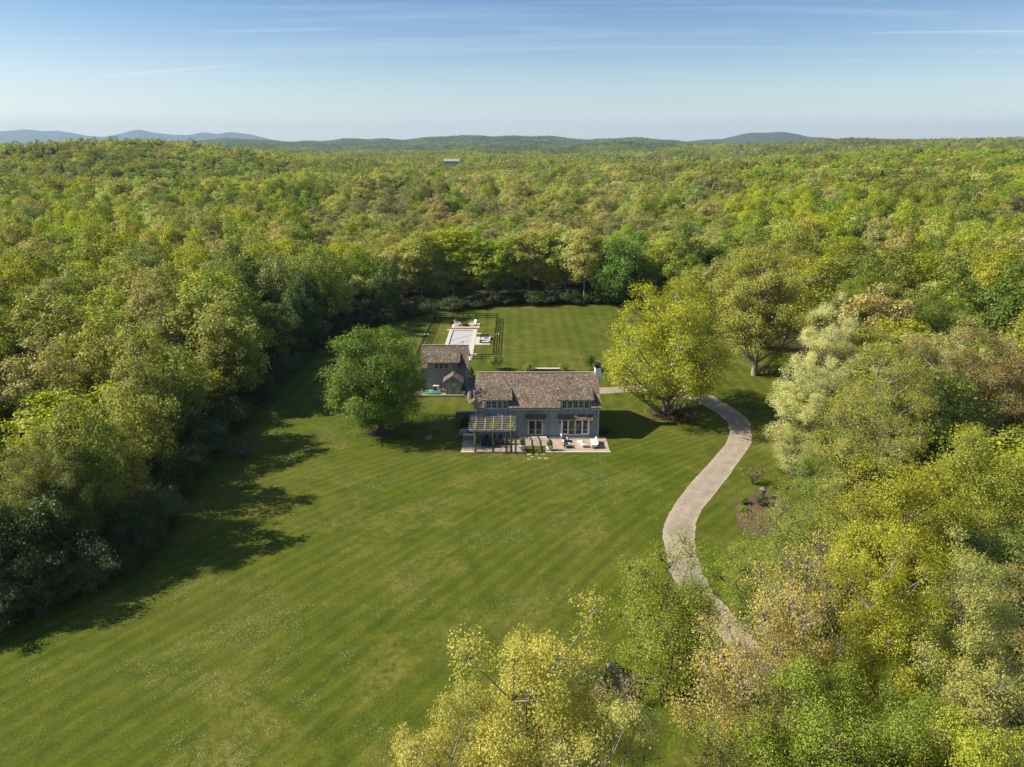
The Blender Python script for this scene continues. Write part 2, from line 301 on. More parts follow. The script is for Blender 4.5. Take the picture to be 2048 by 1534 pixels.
# lawn
def lawn_mat():
    m, t, b = newmat('mown_grass', .9, .12); g = t.nodes.new('ShaderNodeNewGeometry'); pos = g.outputs['Position']
    warp = t.nodes.new('ShaderNodeTexNoise'); warp.inputs['Scale'].default_value = .02; warp.inputs['Detail'].default_value = 1; t.links.new(pos, warp.inputs['Vector'])
    sp = t.nodes.new('ShaderNodeSeparateXYZ'); t.links.new(pos, sp.inputs[0])
    wv = mathn(t, 'MULTIPLY', mathn(t, 'SUBTRACT', warp.outputs['Fac'], .5), 3.0)
    yy = mathn(t, 'SUBTRACT', sp.outputs['Y'], 50.0)
    f = mathn(t, 'ADD', mathn(t, 'MULTIPLY', sp.outputs['Y'], .70), mathn(t, 'MULTIPLY', mathn(t, 'POWER', mathn(t, 'MAXIMUM', yy, 0.0), 3.0), .000133))
    u0 = mathn(t, 'SUBTRACT', sp.outputs['X'], f); u1 = mathn(t, 'ADD', u0, wv)
    u2 = mathn(t, 'ADD', sp.outputs['X'], mathn(t, 'MULTIPLY', wv, .15))
    s1 = mathn(t, 'SINE', mathn(t, 'MULTIPLY', u1, 2*math.pi/2.1)); s2 = mathn(t, 'SINE', mathn(t, 'MULTIPLY', u2, 2*math.pi/2.6))
    back = mathn(t, 'GREATER_THAN', sp.outputs['Y'], 104)
    mx = t.nodes.new('ShaderNodeMix'); mx.data_type = 'FLOAT'; t.links.new(back, mx.inputs[0]); t.links.new(s1, mx.inputs[2]); t.links.new(s2, mx.inputs[3])
    st = mathn(t, 'MULTIPLY_ADD', mx.outputs[0], .5, .5)
    n_big = noise(t, pos, .045, 5, .6); n_mid = noise(t, pos, .35, 6, .7, .5); n_fine = noise(t, pos, 5.5, 4, .7); cst = t.nodes.new('ShaderNodeCombineXYZ'); t.links.new(u0, cst.inputs[0]); t.links.new(mathn(t, 'MULTIPLY', sp.outputs['Y'], .07), cst.inputs[1])
    n_st = noise(t, cst.outputs[0], 1.5, 5, .65)
    base = ramp(t, n_mid, [(.30, (.050, .080, .005)), (.5, (.079, .107, .008)), (.68, (.120, .130, .012))])
    base = mixc(t, mathn(t, 'MULTIPLY', ramp(t, n_big, [(.42, (0, 0, 0)), (.66, (1, 1, 1))]), .65), base, (.112, .120, .018))
    base = mixc(t, 1.0, base, ramp(t, st, [(.1, (.89, .91, .94)), (.9, (1.09, 1.075, 1.03))]), 'MULTIPLY')
    base = mixc(t, 1.0, base, ramp(t, n_st, [(.32, (.82, .86, .9)), (.68, (1.15, 1.12, 1.05))]), 'MULTIPLY')
    base = mixc(t, 1.0, base, ramp(t, n_fine, [(.30, (.66, .70, .66)), (.70, (1.34, 1.3, 1.24))]), 'MULTIPLY')
    # dry patches
    dry = mathn(t, 'MULTIPLY', ramp(t, noise(t, pos, .085, 7, .72, .8), [(.51, (0, 0, 0)), (.68, (1, 1, 1))]), ramp(t, noise(t, pos, 1.6, 5, .7), [(.38, (0, 0, 0)), (.66, (1, 1, 1))]))
    base = mixc(t, mathn(t, 'MULTIPLY', dry, .9), base, (.26, .21, .06))
    # dandelion / clover heads
    vo = t.nodes.new('ShaderNodeTexVoronoi'); vo.inputs['Scale'].default_value = 8.0; t.links.new(pos, vo.inputs['Vector'])
    dot = mathn(t, 'LESS_THAN', vo.outputs['Distance'], .30); sel = mathn(t, 'GREATER_THAN', noise(t, pos, .07, 9, .82), .545)
    sp2 = t.nodes.new('ShaderNodeSeparateColor'); t.links.new(vo.outputs['Color'], sp2.inputs[0]); some = mathn(t, 'GREATER_THAN', sp2.outputs[0], .42)
    fl = mathn(t, 'MULTIPLY', mathn(t, 'MULTIPLY', dot, sel), some)
    fc = mixc(t, sp2.outputs[1], (.40, .38, .12), (.46, .46, .34))
    base = mixc(t, mathn(t, 'MULTIPLY', fl, .7), base, fc)
    t.links.new(base, b.inputs['Base Color'])
    bump(t, b, mathn(t, 'ADD', mathn(t, 'MULTIPLY', n_fine, 1.0), mathn(t, 'MULTIPLY', n_mid, 1.5)), .55, .14)
    return m
M['lawn'] = lawn_mat()
def ground_mat():
    m, t, b = newmat('woodland_floor', .95, .1); g = t.nodes.new('ShaderNodeNewGeometry'); pos = g.outputs['Position']
    n1 = noise(t, pos, .25, 7, .7); n2 = noise(t, pos, .012, 6, .7); n3 = noise(t, pos, .045, 4, .65)
    near = ramp(t, n1, [(.3, (.035, .040, .012)), (.5, (.06, .055, .025)), (.7, (.07, .09, .018))])
    far = ramp(t, n3, [(.33, (.025, .042, .012)), (.5, (.055, .075, .020)), (.62, (.07, .09, .028)), (.72, (.075, .08, .035))])
    far = mixc(t, 1.0, far, ramp(t, n2, [(.35, (.62, .68, .7)), (.65, (1.25, 1.2, 1.1))]), 'MULTIPLY')
    sp = t.nodes.new('ShaderNodeSeparateXYZ'); t.links.new(pos, sp.inputs[0])
    f = ramp(t, mathn(t, 'DIVIDE', sp.outputs['Y'], 10000), [(.06, (0, 0, 0)), (.20, (1, 1, 1))])
    t.links.new(mixc(t, f, near, far), b.inputs['Base Color'])
    bn = t.nodes.new('ShaderNodeBump'); bn.inputs['Distance'].default_value = 9; bn.inputs['Strength'].default_value = .8
    t.links.new(mathn(t, 'MULTIPLY', n3, f), bn.inputs['Height']); t.links.new(bn.outputs[0], b.inputs['Normal']); return m
M['ground'] = ground_mat()
def gravel_mat():
    m, t, b = newmat('gravel_drive', .95, .15); g = t.nodes.new('ShaderNodeNewGeometry'); pos = g.outputs['Position']
    uv = t.nodes.new('ShaderNodeUVMap'); sp = t.nodes.new('ShaderNodeSeparateXYZ'); t.links.new(uv.outputs[0], sp.inputs[0])
    c = ramp(t, noise(t, pos, 5, 6, .75), [(.3, (.27, .22, .17)), (.5, (.37, .31, .245)), (.7, (.48, .41, .33))])
    c = mixc(t, 1.0, c, ramp(t, noise(t, pos, .5, 5, .6), [(.3, (.84, .84, .84)), (.7, (1.1, 1.1, 1.1))]), 'MULTIPLY')
    tr = ramp(t, sp.outputs[0], [(0, (1.12, 1.12, 1.1)), (.14, (1.0, 1.0, 1.0)), (.27, (.90, .90, .90)), (.5, (1.0, 1.0, .98)), (.73, (.90, .90, .90)), (.88, (1.0, 1.0, 1.0)), (1, (1.22, 1.2, 1.15))])
    c = mixc(t, 1.0, c, tr, 'MULTIPLY')
    e = mathn(t, 'MULTIPLY', mathn(t, 'ABSOLUTE', mathn(t, 'SUBTRACT', sp.outputs[0], .5)), 2.0)
    e2 = mathn(t, 'GREATER_THAN', mathn(t, 'ADD', e, mathn(t, 'MULTIPLY', mathn(t, 'SUBTRACT', noise(t, pos, 1.6, 5, .7), .5), .22)), .985)
    c = mixc(t, e2, c, (.12, .14, .03))
    t.links.new(c, b.inputs['Base Color']); bump(t, b, noise(t, pos, 14, 3, .7), .5, .03); return m
M['gravel'] = gravel_mat()

# ------------------------------------------------------------------ terrain
def interp_prof(prof, p): return np.interp(p, [a for a, _ in prof], [b for _, b in prof])
RIDGES = [ # (distance, depth sigma near, far, silhouette as (bearing px, elevation px)) - tree height is taken off where woods stand on it
 (16500, 1500, 3000, [(-900, 284), (-500, 272), (-200, 266), (0, 262), (60, 257.5), (90, 261), (120, 260), (185, 271), (215, 272), (250, 265), (280, 257), (310, 264), (345, 268), (380, 269), (410, 263), (440, 267), (465, 262), (505, 268), (545, 278), (600, 284), (800, 292), (3000, 292)]),
 (6200, 900, 1600, [(-900, 289), (300, 288), (420, 280), (470, 279), (560, 282), (640, 284), (700, 280), (760, 277), (800, 279), (860, 277), (920, 273), (960, 271), (1020, 273), (1090, 274), (1140, 276), (1180, 281), (1210, 278), (1290, 277), (1350, 281), (1400, 286), (3000, 290)]),
 (8600, 900, 1500, [(-900, 292), (1250, 290), (1330, 280), (1400, 278), (1440, 276), (1470, 271), (1500, 264), (1525, 261), (1560, 261), (1590, 264), (1620, 272), (1680, 278), (1750, 284), (1850, 288), (3000, 290)]),
 (3600, 500, 700, [(-900, 296), (420, 296), (520, 288), (620, 296), (700, 305), (820, 300), (950, 290), (1120, 292), (1240, 286), (1330, 289), (1500, 296), (1600, 290), (1690, 277), (1760, 280), (1900, 290), (3000, 290)]),
]
def terrain(x, y):
    x = np.asarray(x, float); y = np.asarray(y, float); d = np.maximum(y, 1.0)
    px = 1024+1498*x/d
    z = np.zeros_like(x+y)
    dx = x+425; z = z+29*np.exp(-.5*(dx/np.where(dx < 0, 330, 110))**2)*np.exp(-.5*((y-930)/np.where(y < 930, 190, 300))**2)
    z = z+9*np.exp(-.5*((x-200)/650)**2)*np.exp(-.5*((y-1950)/380)**2)
    dx = x-1330; z = z+46*np.exp(-.5*(dx/np.where(dx < 0, 430, 1500))**2)*np.exp(-.5*((y-2350)/620)**2)
    z = z-62*np.exp(-.5*((x+400)/360)**2)*np.exp(-.5*((y-1950)/430)**2)
    for D, s0, s1, prof in RIDGES:
        h = CAM_H+(288+(1.3*np.sin(px/31+D)+1.0*np.sin(px/13+D*.7))*(D < 9000)-interp_prof(prof, px))/1580*D-14
        h = np.maximum(h, 0)
        z = np.maximum(z, h*np.exp(-.5*((d-D)/np.where(d < D, s0, s1))**2)*(y > 0))
    z = z+(4*np.sin(x/170+1)*np.sin(y/210)+2*np.sin(x/61+y/93))*np.clip((d-300)/500, 0, 1)+(7*np.sin(x/310+y/900+.6)*np.sin(y/190-x/700+.4)-6)*np.clip((d-650)/600, 0, 1)*np.clip((3300-d)/900, 0, 1)
    z = z*np.clip((d-270)/330, 0, 1)*(y > 0)
    z = z+(7*np.exp(-.5*((y-395+x*.15)/38)**2)-5*np.exp(-.5*((y-540)/70)**2))*np.clip((-x+10)/70, 0, 1)+13*np.clip((x-70)/300, 0, 1)*np.clip((y-260)/200, 0, 1)*np.clip((1500-y)/700, 0, 1)+6*np.exp(-.5*((y-620-x*.2)/60)**2)*np.clip((x+40)/120, 0, 1)
    return z
def build_ground():
    fine = np.radians(np.arange(-50, 50.01, .3)); coarse = np.radians(np.arange(58, 303, 9.0))
    ang = np.concatenate([fine, coarse]); rr = np.concatenate([[0.0], np.geomspace(8, 22000, 300)])
    A, R = np.meshgrid(ang, rr); X = R*np.sin(A); Y = R*np.cos(A); Z = terrain(X, Y)
    na = len(ang); nr = len(rr)
    V = np.stack([X, Y, Z], -1).reshape(-1, 3)
    i, j = np.meshgrid(np.arange(nr-1), np.arange(na), indexing='ij'); j2 = (j+1) % na
    Fq = np.stack([i*na+j, i*na+j2, (i+1)*na+j2, (i+1)*na+j], -1).reshape(-1, 4)
    me = quadmesh('ground', V, Fq); me.materials.append(M['ground'])
    me.polygons.foreach_set('use_smooth', np.ones(len(Fq), bool))
    o = bpy.data.objects.new('ground', me); C.objects.link(o); tag(o, kind='structure')
def quadmesh(name, V, Fq):
    me = bpy.data.meshes.new(name); me.vertices.add(len(V)); me.vertices.foreach_set('co', np.asarray(V, np.float32).ravel())
    n = len(Fq); me.loops.add(n*4); me.loops.foreach_set('vertex_index', np.asarray(Fq, np.int32).ravel())
    me.polygons.add(n); me.polygons.foreach_set('loop_start', np.arange(0, n*4, 4, dtype=np.int32)); me.polygons.foreach_set('loop_total', np.full(n, 4, np.int32))
    me.update(calc_edges=True); return me
build_ground()
# ------------------------------------------------------------------ lawn, drive, paving
LAWN_PX = [(-700, 1390), (-60, 1225), (130, 1160), (270, 1085), (330, 1000), (430, 870), (560, 745), (640, 690), (720, 655), (850, 628), (1000, 614), (1120, 609), (1270, 607),
           (1360, 640), (1480, 690), (1600, 720), (1620, 800), (1640, 900), (1720, 960), (1760, 1050), (1790, 1150), (1800, 1300), (1900, 1534)]
LAWN = [G(*p) for p in LAWN_PX]+[(13, 24), (-2, 24), (-45, 24)]
def sheet(name, poly, z, mat, label=None):
    mb = MB(); mb.add([(a, b, z) for a, b in poly], [tuple(range(len(poly)))]); o = mb.build(name, mat); o['kind'] = 'structure'; return o
def grow(poly, d):
    k = len(poly); out = []
    for i in range(k):
        p0, p1, p2 = Vector(poly[i-1]), Vector(poly[i]), Vector(poly[(i+1) % k])
        n = Vector(((p2-p0).y, -(p2-p0).x)).normalized(); out.append(tuple(p1+n*d))
    return out
def area(p): return sum(p[i-1][0]*p[i][1]-p[i][0]*p[i-1][1] for i in range(len(p)))/2
if area(LAWN) < 0: LAWN = LAWN[::-1]
sheet('lawn', grow(LAWN, 3.0), .02, M['lawn'])
def inside(poly, x, y):
    c = False; j = len(poly)-1
    for i in range(len(poly)):
        xi, yi = poly[i]; xj, yj = poly[j]
        if (yi > y) != (yj > y) and x < (xj-xi)*(y-yi)/(yj-yi)+xi: c = not c
        j = i
    return c
def catmull(pts, n=8):
    P = [Vector(p) for p in pts]; P = [P[0]*2-P[1]]+P+[P[-1]*2-P[-2]]; out = []
    for i in range(1, len(P)-2):
        for k in range(n):
            u = k/n; a, b, c, d = P[i-1], P[i], P[i+1], P[i+2]
            out.append(.5*((2*b)+(c-a)*u+(2*a-5*b+4*c-d)*u*u+(3*b-a-3*c+d)*u**3))
    out.append(P[-2]); return out
# the drive's two edges, from behind the house round to the foreground wood
DL = [(900, 785), (1050, 788), (1200, 788), (1295, 783), (1370, 796), (1432, 825), (1457, 850), (1453, 883), (1424, 920), (1382, 966), (1345, 1015), (1327.5, 1057), (1328, 1094), (1337, 1136), (1351, 1166), (1385, 1208), (1458, 1294), (1531, 1373), (1640, 1490), (1760, 1640)]
DR = [(900, 771), (1050, 774), (1200, 776), (1295, 771), (1400, 782), (1448, 806), (1492, 835), (1503, 862), (1500, 890), (1469, 937), (1432, 986), (1399, 1028), (1390, 1078), (1400, 1127), (1424, 1180), (1452, 1213), (1525, 1300), (1590, 1365), (1700, 1480), (1830, 1620)]
def drive():
    L = catmull([G(*p) for p in DL], 10); R = catmull([G(*p) for p in DR], 10); V = []; Fq = []; uv = []; cols = 7
    rw = random.Random(2); wl_ = wr_ = 0
    for a, b in zip(L, R):
        wl_ = wl_*.6+rw.uniform(-.1, .1); wr_ = wr_*.6+rw.uniform(-.1, .1); dn = (b-a).normalized(); a = a+dn*wl_; b = b+dn*wr_
        for k in range(cols):
            p = a.lerp(b, k/(cols-1)); V.append((p.x, p.y, .032+.03*(1-(2*k/(cols-1)-1)**2)))
    for i in range(len(L)-1):
        for k in range(cols-1): Fq.append((i*cols+k, i*cols+k+1, (i+1)*cols+k+1, (i+1)*cols+k)); uv += [k/(cols-1), (k+1)/(cols-1), (k+1)/(cols-1), k/(cols-1)]
    me = quadmesh('driveway', V, Fq); l = me.uv_layers.new(name='UVMap')
    f = np.zeros((len(uv), 2), np.float32); f[:, 0] = uv; l.data.foreach_set('uv', f.ravel()); me.materials.append(M['gravel'])
    o = bpy.data.objects.new('driveway', me); C.objects.link(o); tag(o, kind='structure')
    return [((a+b)/2) for a, b in zip(L, R)]
DRIVE_MID = drive()
# patio in front of the house with its grass notch
PX0, PX1, PYF, PYB = -6.95, 13.45, 88.95, 94.20
mb = MB(); mb.prism([(PX0, PYF+.3), (1.85, PYF+.3), (1.85, 91.1), (4.65, 91.1), (4.65, PYF+.3), (PX1, PYF+.3), (PX1, PYB), (PX0, PYB)], -.1, .10)
mb.prism([(PX0, PYB), (-5.2, PYB), (-5.2, 97.0), (PX0, 97.0)], -.1, .10); o = mb.build('patio', M['paver']); o['kind'] = 'structure'
mb = MB(); mb.prism([(PX0-.06, PYF-.05), (1.9, PYF-.05), (1.9, PYF+.3), (PX0-.06, PYF+.3)], -.1, .12); mb.prism([(4.6, PYF-.05), (PX1+.06, PYF-.05), (PX1+.06, PYF+.3), (4.6, PYF+.3)], -.1, .12)
o = mb.build('patio_edging', M['stonecap']); o['kind'] = 'structure'
def mulch(name, c, r, seed, z=.045):
    rg = random.Random(seed); n = 28; poly = []
    ph = rg.uniform(0, 6)
    for i in range(n): a = 2*math.pi*i/n; k = 1+.12*math.sin(2*a+ph)+.08*math.sin(5*a)+rg.uniform(-.05, .05); poly.append((c[0]+r[0]*k*math.cos(a), c[1]+r[1]*k*math.sin(a)))
    mb = MB(); mb.add([(c[0], c[1], z+.10)]+[(a, b, z) for a, b in poly], [(0, 1+i, 1+(i+1) % n) for i in range(n)]); o = mb.build(name, M['mulch']); o['kind'] = 'structure'; return o
def stones_path():
    for i, (px, py) in enumerate([(1058, 909), (1073, 909), (1085.5, 908), (1064, 914), (1057, 918), (1079.5, 917), (1092, 917), (1074, 905.5), (1068, 902)]):
        x, y = G(px, py); mb = LB(); rg = random.Random(i); r = rg.uniform(.20, .33)
        k = 8; poly = [(r*rg.uniform(.8, 1.2)*math.cos(6.283*j/k), .8*r*rg.uniform(.8, 1.15)*math.sin(6.283*j/k)) for j in range(k)]
        mb.prism(poly, -.03, .045); o = mb.build('stepping_stone', M['timber']); o.location = (x, y, 0)
        pos = ['nearest the table side, far left', 'middle of the row', 'right end of the row', 'left of centre, second row', 'nearest left', 'nearest middle', 'nearest right', 'at the notch edge, right', 'inside the grass notch'][i]
        tag(o, 'flat pale stepping stone before the patio notch, '+pos, 'stepping stone', 'stepping stones in front of the patio')
stones_path()

# ------------------------------------------------------------------ windows
def window(parent, x, w_, z0, z1, yw, trim, glass, cols=2, rows=2, name='window', label=None):
    """window on a wall facing -Y at y = yw"""
    t = .07; mb = MB(); d = .07
    mb.box(x-w_/2, x-w_/2+t, yw-d, yw, z0, z1); mb.box(x+w_/2-t, x+w_/2, yw-d, yw, z0, z1)
    mb.box(x-w_/2+t, x+w_/2-t, yw-d, yw, z0, z0+t); mb.box(x-w_/2+t, x+w_/2-t, yw-d, yw, z1-t, z1)
    for i in range(1, cols): xx = x-w_/2+t+(w_-2*t)*i/cols; mb.box(xx-.016, xx+.016, yw-.05, yw-.032, z0+t, z1-t)
    for j in range(1, rows): zz = z0+t+(z1-z0-2*t)*j/rows; mb.box(x-w_/2+t, x+w_/2-t, yw-.047, yw-.03, zz-.016, zz+.016)
    f = mb.build(name, trim, parent); p = MB(); p.box(x-w_/2+t, x+w_/2-t, yw-.028, yw-.005, z0+t, z1-t); p.build('pane', glass, f)
    if label: f['label'] = label
    return f
def battens(mb, x0, x1, yw, zf, zt, step=.36, skip=()):
    n = int((x1-x0)/step); rg = random.Random(int(x0*10))
    for i in range(n+1):
        x = x0+.12+i*step
        if x > x1-.05: break
        zb, zz = zf(x) if callable(zf) else zf, zt(x) if callable(zt) else zt
        segs = [(zb, zz)]
        for (a, b, c, d) in skip:
            if a-.03 < x < b+.03:
                ns = []
                for s0, s1 in segs:
                    if d <= s0 or c >= s1: ns.append((s0, s1)); continue
                    if c > s0: ns.append((s0, c))
                    if d < s1: ns.append((d, s1))
                segs = ns
        for s0, s1 in segs:
            if s1-s0 > .05: mb.box(x-.025, x+.025, yw-.032, yw+.001, s0, s1)
# ------------------------------------------------------------------ the house
HX0, HX1, HY, HB = -5.10, 12.35, 94.28, 104.7; HE = 4.72; HRY = 99.49; HR = 8.18
EY = HY-.56; SL = (HR-4.75)/(HRY-EY)                      # roof slope
def main_z(y): return 4.75+(y-EY)*SL
house = empty('house', ((HX0+HX1)/2, HY, 0), 'long grey board-and-batten house with brown shingle roof and two shed dormers', 'house')
def px_x(px, z, y): return (px-1024)*(y*_c-(z-CAM_H)*_s)/F_PX
dA = (px_x(962.3, 5.8, 93.8), px_x(1024.2, 5.8, 93.8)); gA = (px_x(968.9, 4.7, 94.2), px_x(1017, 4.7, 94.2))
dB = (px_x(1114.2, 5.8, 93.8), px_x(1189.3, 5.8, 93.8)); gB = (px_x(1120.5, 4.7, 94.2), px_x(1183, 4.7, 94.2))
DZ0, DZ1, DEY, DAY = 5.80, 6.62, 94.0, 96.9
mb = MB()
# wall shell: front with raised dormer fronts, back, gables
wt = .2
mb.box(HX0, HX1, HY, HY+wt, 0, HE)
mb.box(HX0, HX1, HB-wt, HB, 0, HE)
for xa, xb in ((HX0, HX0+wt), (HX1-wt, HX1)):
    mb.prismx([(HY+wt, 0), (HB-wt, 0), (HB-wt, HE), (HB, HE+.0), (HRY, HR-.12), (HY, HE+.02), (HY+wt, HE)], xa, xb)
doors = [(px_x(1057, 1.5, HY), px_x(1084.4, 1.5, HY)), (px_x(1123.4, 1.5, HY), px_x(1177, 1.5, HY))]
DZB, DZT = .46, 2.85
skip = [(doors[0][0], doors[0][1], 0, DZT+.1), (doors[1][0], doors[1][1], 0, DZT+.1)]
battens(mb, HX0+.1, HX1-.1, HY, 0.15, HE-.01, skip=skip)
mb.build('wall', M['siding'], house)
mb = MB()
for x in (HX0-.045, HX1-.075): MB().box(x, x+.12, HY-.045, HY+.12, 0, HE-.03).build('corner_board', M['trim'], house)
# roof: front slope cut round the dormer fronts, back slope
RX0, RX1 = HX0-.25, HX1+.25; TH = .16
roof = MB()
def fr(x0, x1, ya, yb): roof.slab([(x0, ya, main_z(ya)), (x1, ya, main_z(ya)), (x1, yb, main_z(yb)), (x0, yb, main_z(yb))], TH)
gy = HY+.02
xs = [RX0, gA[0], gA[1], gB[0], gB[1], RX1]
fr(RX0, gA[0], EY, HRY); fr(gA[1], gB[0], EY, HRY); fr(gB[1], RX1, EY, HRY); fr(gA[0], gA[1], DAY-.4, HRY); fr(gB[0], gB[1], DAY-.4, HRY)
by = 2*HRY-EY
roof.slab([(RX0, HRY, HR), (RX1, HRY, HR), (RX1, by, 4.75), (RX0, by, 4.75)], TH)
rf = roof.build('roof', M['shingle'], house)
mb = MB(); mb.beam((RX0, HRY, HR+.03), (RX1, HRY, HR+.03), .3, .07); mb.build('ridge_cap', M['cedar'], rf)
for x0, x1 in ((RX0, gA[0]), (gA[1], gB[0]), (gB[1], RX1)): MB().box(x0+.003, x1-.003, EY+.03, EY+.055, 4.75-.33, 4.75-.17).build('fascia', M['trim2'], rf)
# dormers
def dormer(d, g, nwin, wx0, wx1):
    mb = MB(); mb.box(g[0], g[1], HY+.002, HY+.15, HE-.6, DZ0+.03)
    battens(mb, g[0]+.05, g[1]-.05, HY+.002, HE-.05, DZ0-.02, skip=[(wx0, wx1, HE-.3, DZ0)])
    for xx in (g[0], g[1]-.12): mb.prismx([(HY+.15, main_z(HY)-.3), (HY+.15, DZ0+.03), (DAY, main_z(DAY)-.1)], xx, xx+.12)
    o = mb.build('dormer', M['siding'], house)
    r = MB(); r.slab([(d[0], DEY, DZ0), (d[1], DEY, DZ0), (d[1], DAY+.25, DZ1+.10), (d[0], DAY+.25, DZ1+.10)], .13); r.build('dormer_roof', M['shingle_d'], o)
    t = MB(); t.box(d[0]+.02, d[1]-.02, DEY+.02, DEY+.04, DZ0-.16, DZ0-.125); t.build('dormer_fascia', M['trim2'], o)
    ww = (wx1-wx0)/nwin
    for i in range(nwin): window(house, wx0+ww*(i+.5), ww-.12, 4.50, 5.62, HY-.0, M['trim'], M['glass'])
    s = MB(); s.box(wx0-.05, wx1+.05, HY-.10, HY, 4.40, 4.47); s.build('window_sill', M['trim'], house)
dormer(dA, gA, 4, px_x(971.5, 5, HY), px_x(1016.2, 5, HY)); dormer(dB, gB, 5, px_x(1123.2, 5, HY), px_x(1179.2, 5, HY))
# french doors, leaf by leaf
def glazed_door(x0, x1, z0, z1, name, stile, glass, trim, lab=None, rail=.12):
    mb = MB(); y0 = HY-.06
    mb.box(x0, x0+stile, y0, HY, z0, z1); mb.box(x1-stile, x1, y0, HY, z0, z1); mb.box(x0+stile, x1-stile, y0, HY, z0, z0+rail); mb.box(x0+stile, x1-stile, y0, HY, z1-.12, z1)
    mb.box(x0+stile, x1-stile, y0+.015, y0+.03, z0+.75, z0+.785)
    f = mb.build(name, trim, house); p = MB(); p.box(x0+stile, x1-stile, y0+.03, y0+.05, z0+rail, z1-.12); p.build('pane', glass, f)
    h = MB(); h.box(x1-stile*.7, x1-stile*.7+.03, y0-.05, y0, z0+.95, z0+1.15); h.build('handle', M['lead'], f)
    if lab: f['label'] = lab
a, b = doors[0]; mid = (a+b)/2
mb = MB(); mb.box(a-.12, a, HY-.05, HY, DZB-.05, DZT+.1); mb.box(b, b+.12, HY-.05, HY, DZB-.05, DZT+.1); mb.box(a, b, HY-.05, HY, DZT, DZT+.1); mb.build('door_frame', M['trim'], house)
glazed_door(a, mid-.004, DZB, DZT, 'french_door', .11, M['glass'], M['trim2']); glazed_door(mid+.004, b, DZB, DZT, 'french_door', .11, M['brownglass'], M['trim2'])
a, b = doors[1]; mb = MB(); mb.box(a-.14, a, HY-.05, HY, DZB-.12, DZT+.1); mb.box(b, b+.14, HY-.05, HY, DZB-.12, DZT+.1); mb.box(a, b, HY-.05, HY, DZT, DZT+.1); mb.box(a, b, HY-.055, HY, DZB-.12, DZB-.005); mb.build('door_frame', M['whitepaint'], house)
wd = (b-a)/4
for i in range(4):
    st = .16 if i in (0, 3) else .06
    glazed_door(a+wd*i+.003, a+wd*(i+1)-.003, DZB, DZT, 'glass_door', st, M['brownglass'] if i in (1, 2) else M['glass'], M['whitepaint'], rail=.22 if i in (0, 3) else .1)
# awnings with brackets
for n_, (p0, p1) in enumerate(((1050, 1092.7), (1116.4, 1186.8))):
    x0, x1 = px_x(p0, 3.3, 93.8), px_x(p1, 3.3, 93.8); mb = MB()
    mb.slab([(x0, 93.73, 2.94), (x1, 93.73, 2.94), (x1, HY-.01, 3.60), (x0, HY-.01, 3.60)], .09)
    aw = mb.build('awning', M['shingle_d'], house)
    t = MB(); t.box(x0+.01, x1-.01, 93.69, 93.727, 2.83, 2.94); t.build('awning_fascia', M['cedar'], aw)
    for xx in (x0+.3, x1-.3):
        k = MB(); k.box(xx-.06, xx+.06, HY-.12, HY-.005, 2.1, 2.85); k.beam((xx, HY-.12, 2.2), (xx, 93.75, 2.76), .09, .09); k.beam((xx, HY-.12, 2.80), (xx, 93.74, 2.80), .1, .08); k.build('bracket', M['wood'], aw)
# chimney on the right gable
cy0, cy1 = 98.9, 100.2; cx0, cx1 = HX1+.02, HX1+1.0
cxa, cxb = px_x(1190.5, 9, 99.3), px_x(1202.2, 9, 99.3)
mb = MB(); mb.box(cxa, cxb, cy0, cy1, HR-1.2, 9.02); mb.prismy([(HX1+.01, 0), (HX1+.5, 0), (HX1+.5, 7.5), (cxb-.002, 8.2), (HX1+.01, 8.2)], cy0+.003, cy1-.003); ch = mb.build('chimney', M['chimney'], house)
mb = MB(); mb.box(cxa-.05, cxb+.05, cy0-.06, cy1+.06, 9.02, 9.12); mb.box(cxa+.04, cxb-.04, cy0+.1, cy1-.1, 9.12, 9.45); mb.slab([(cxa-.02, cy0, 9.45), (cxb+.02, cy0, 9.45), (cxb+.02, cy1, 9.52), (cxa-.02, cy1, 9.52)], .05); mb.build('chimney_cap', M['lead'], ch)
mb = MB(); mb.box(2.35, 5.0, 93.45, HY-.03, 0, .32); mb.box(2.15, 5.2, 93.1, 93.45, 0, .2); mb.build('door_step', M['stonecap'], house)
mb = MB(); mb.box(5.25, HX1+.1, 93.75, HY-.03, 0, .24); mb.box(1.0, 2.1, 93.75, HY-.03, 0, .24); mb.build('wall_base', M['stonecap'], house)
# lights either side of the first door
# ------------------------------------------------------------------ pergola and its climbers
pg = empty('pergola', (-2.6, 91.5, 0), 'weathered timber pergola over the black dining table, joined to the house front', 'pergola')
PT = 3.42; pfx = [px_x(950.3, 1.5, 89), px_x(986.2, 1.5, 89), px_x(1022.5, 1.5, 89)]
for x in pfx: MB().tube([(x, 89.0, 0), (x+.02, 89.0, 1.5), (x, 89.0, PT-.25)], [.15, .135, .13], 8).build('post', M['pole'], pg)
for y in (89.0, 94.0):
    MB().box(-5.85, .45, y-.16, y-.08, PT-.28, PT-.02).build('beam', M['cedar'], pg); MB().box(-5.85, .45, y+.08, y+.16, PT-.28, PT-.02).build('beam', M['cedar'], pg)
for x in [px_x(p, 3.5, 89) for p in (950, 969, 986, 1003.5, 1021)]: MB().box(x-.05, x+.05, 88.5, 94.2, PT-.02, PT+.12).build('joist', M['cedar'], pg)
for i in range(9): y = 88.62+i*(94.05-88.62)/8; MB().box(-5.95, .55, y-.045, y+.045, PT+.122, PT+.20).build('rafter', M['cedar'], pg)
for x, s in ((pfx[0], 1), (pfx[2], -1), (pfx[1], 1)):
    if x != pfx[1]: MB().beam((x, 89, PT-1.25), (x+s*1.15, 89, PT-.3), .1, .12).build('brace', M['pole'], pg)
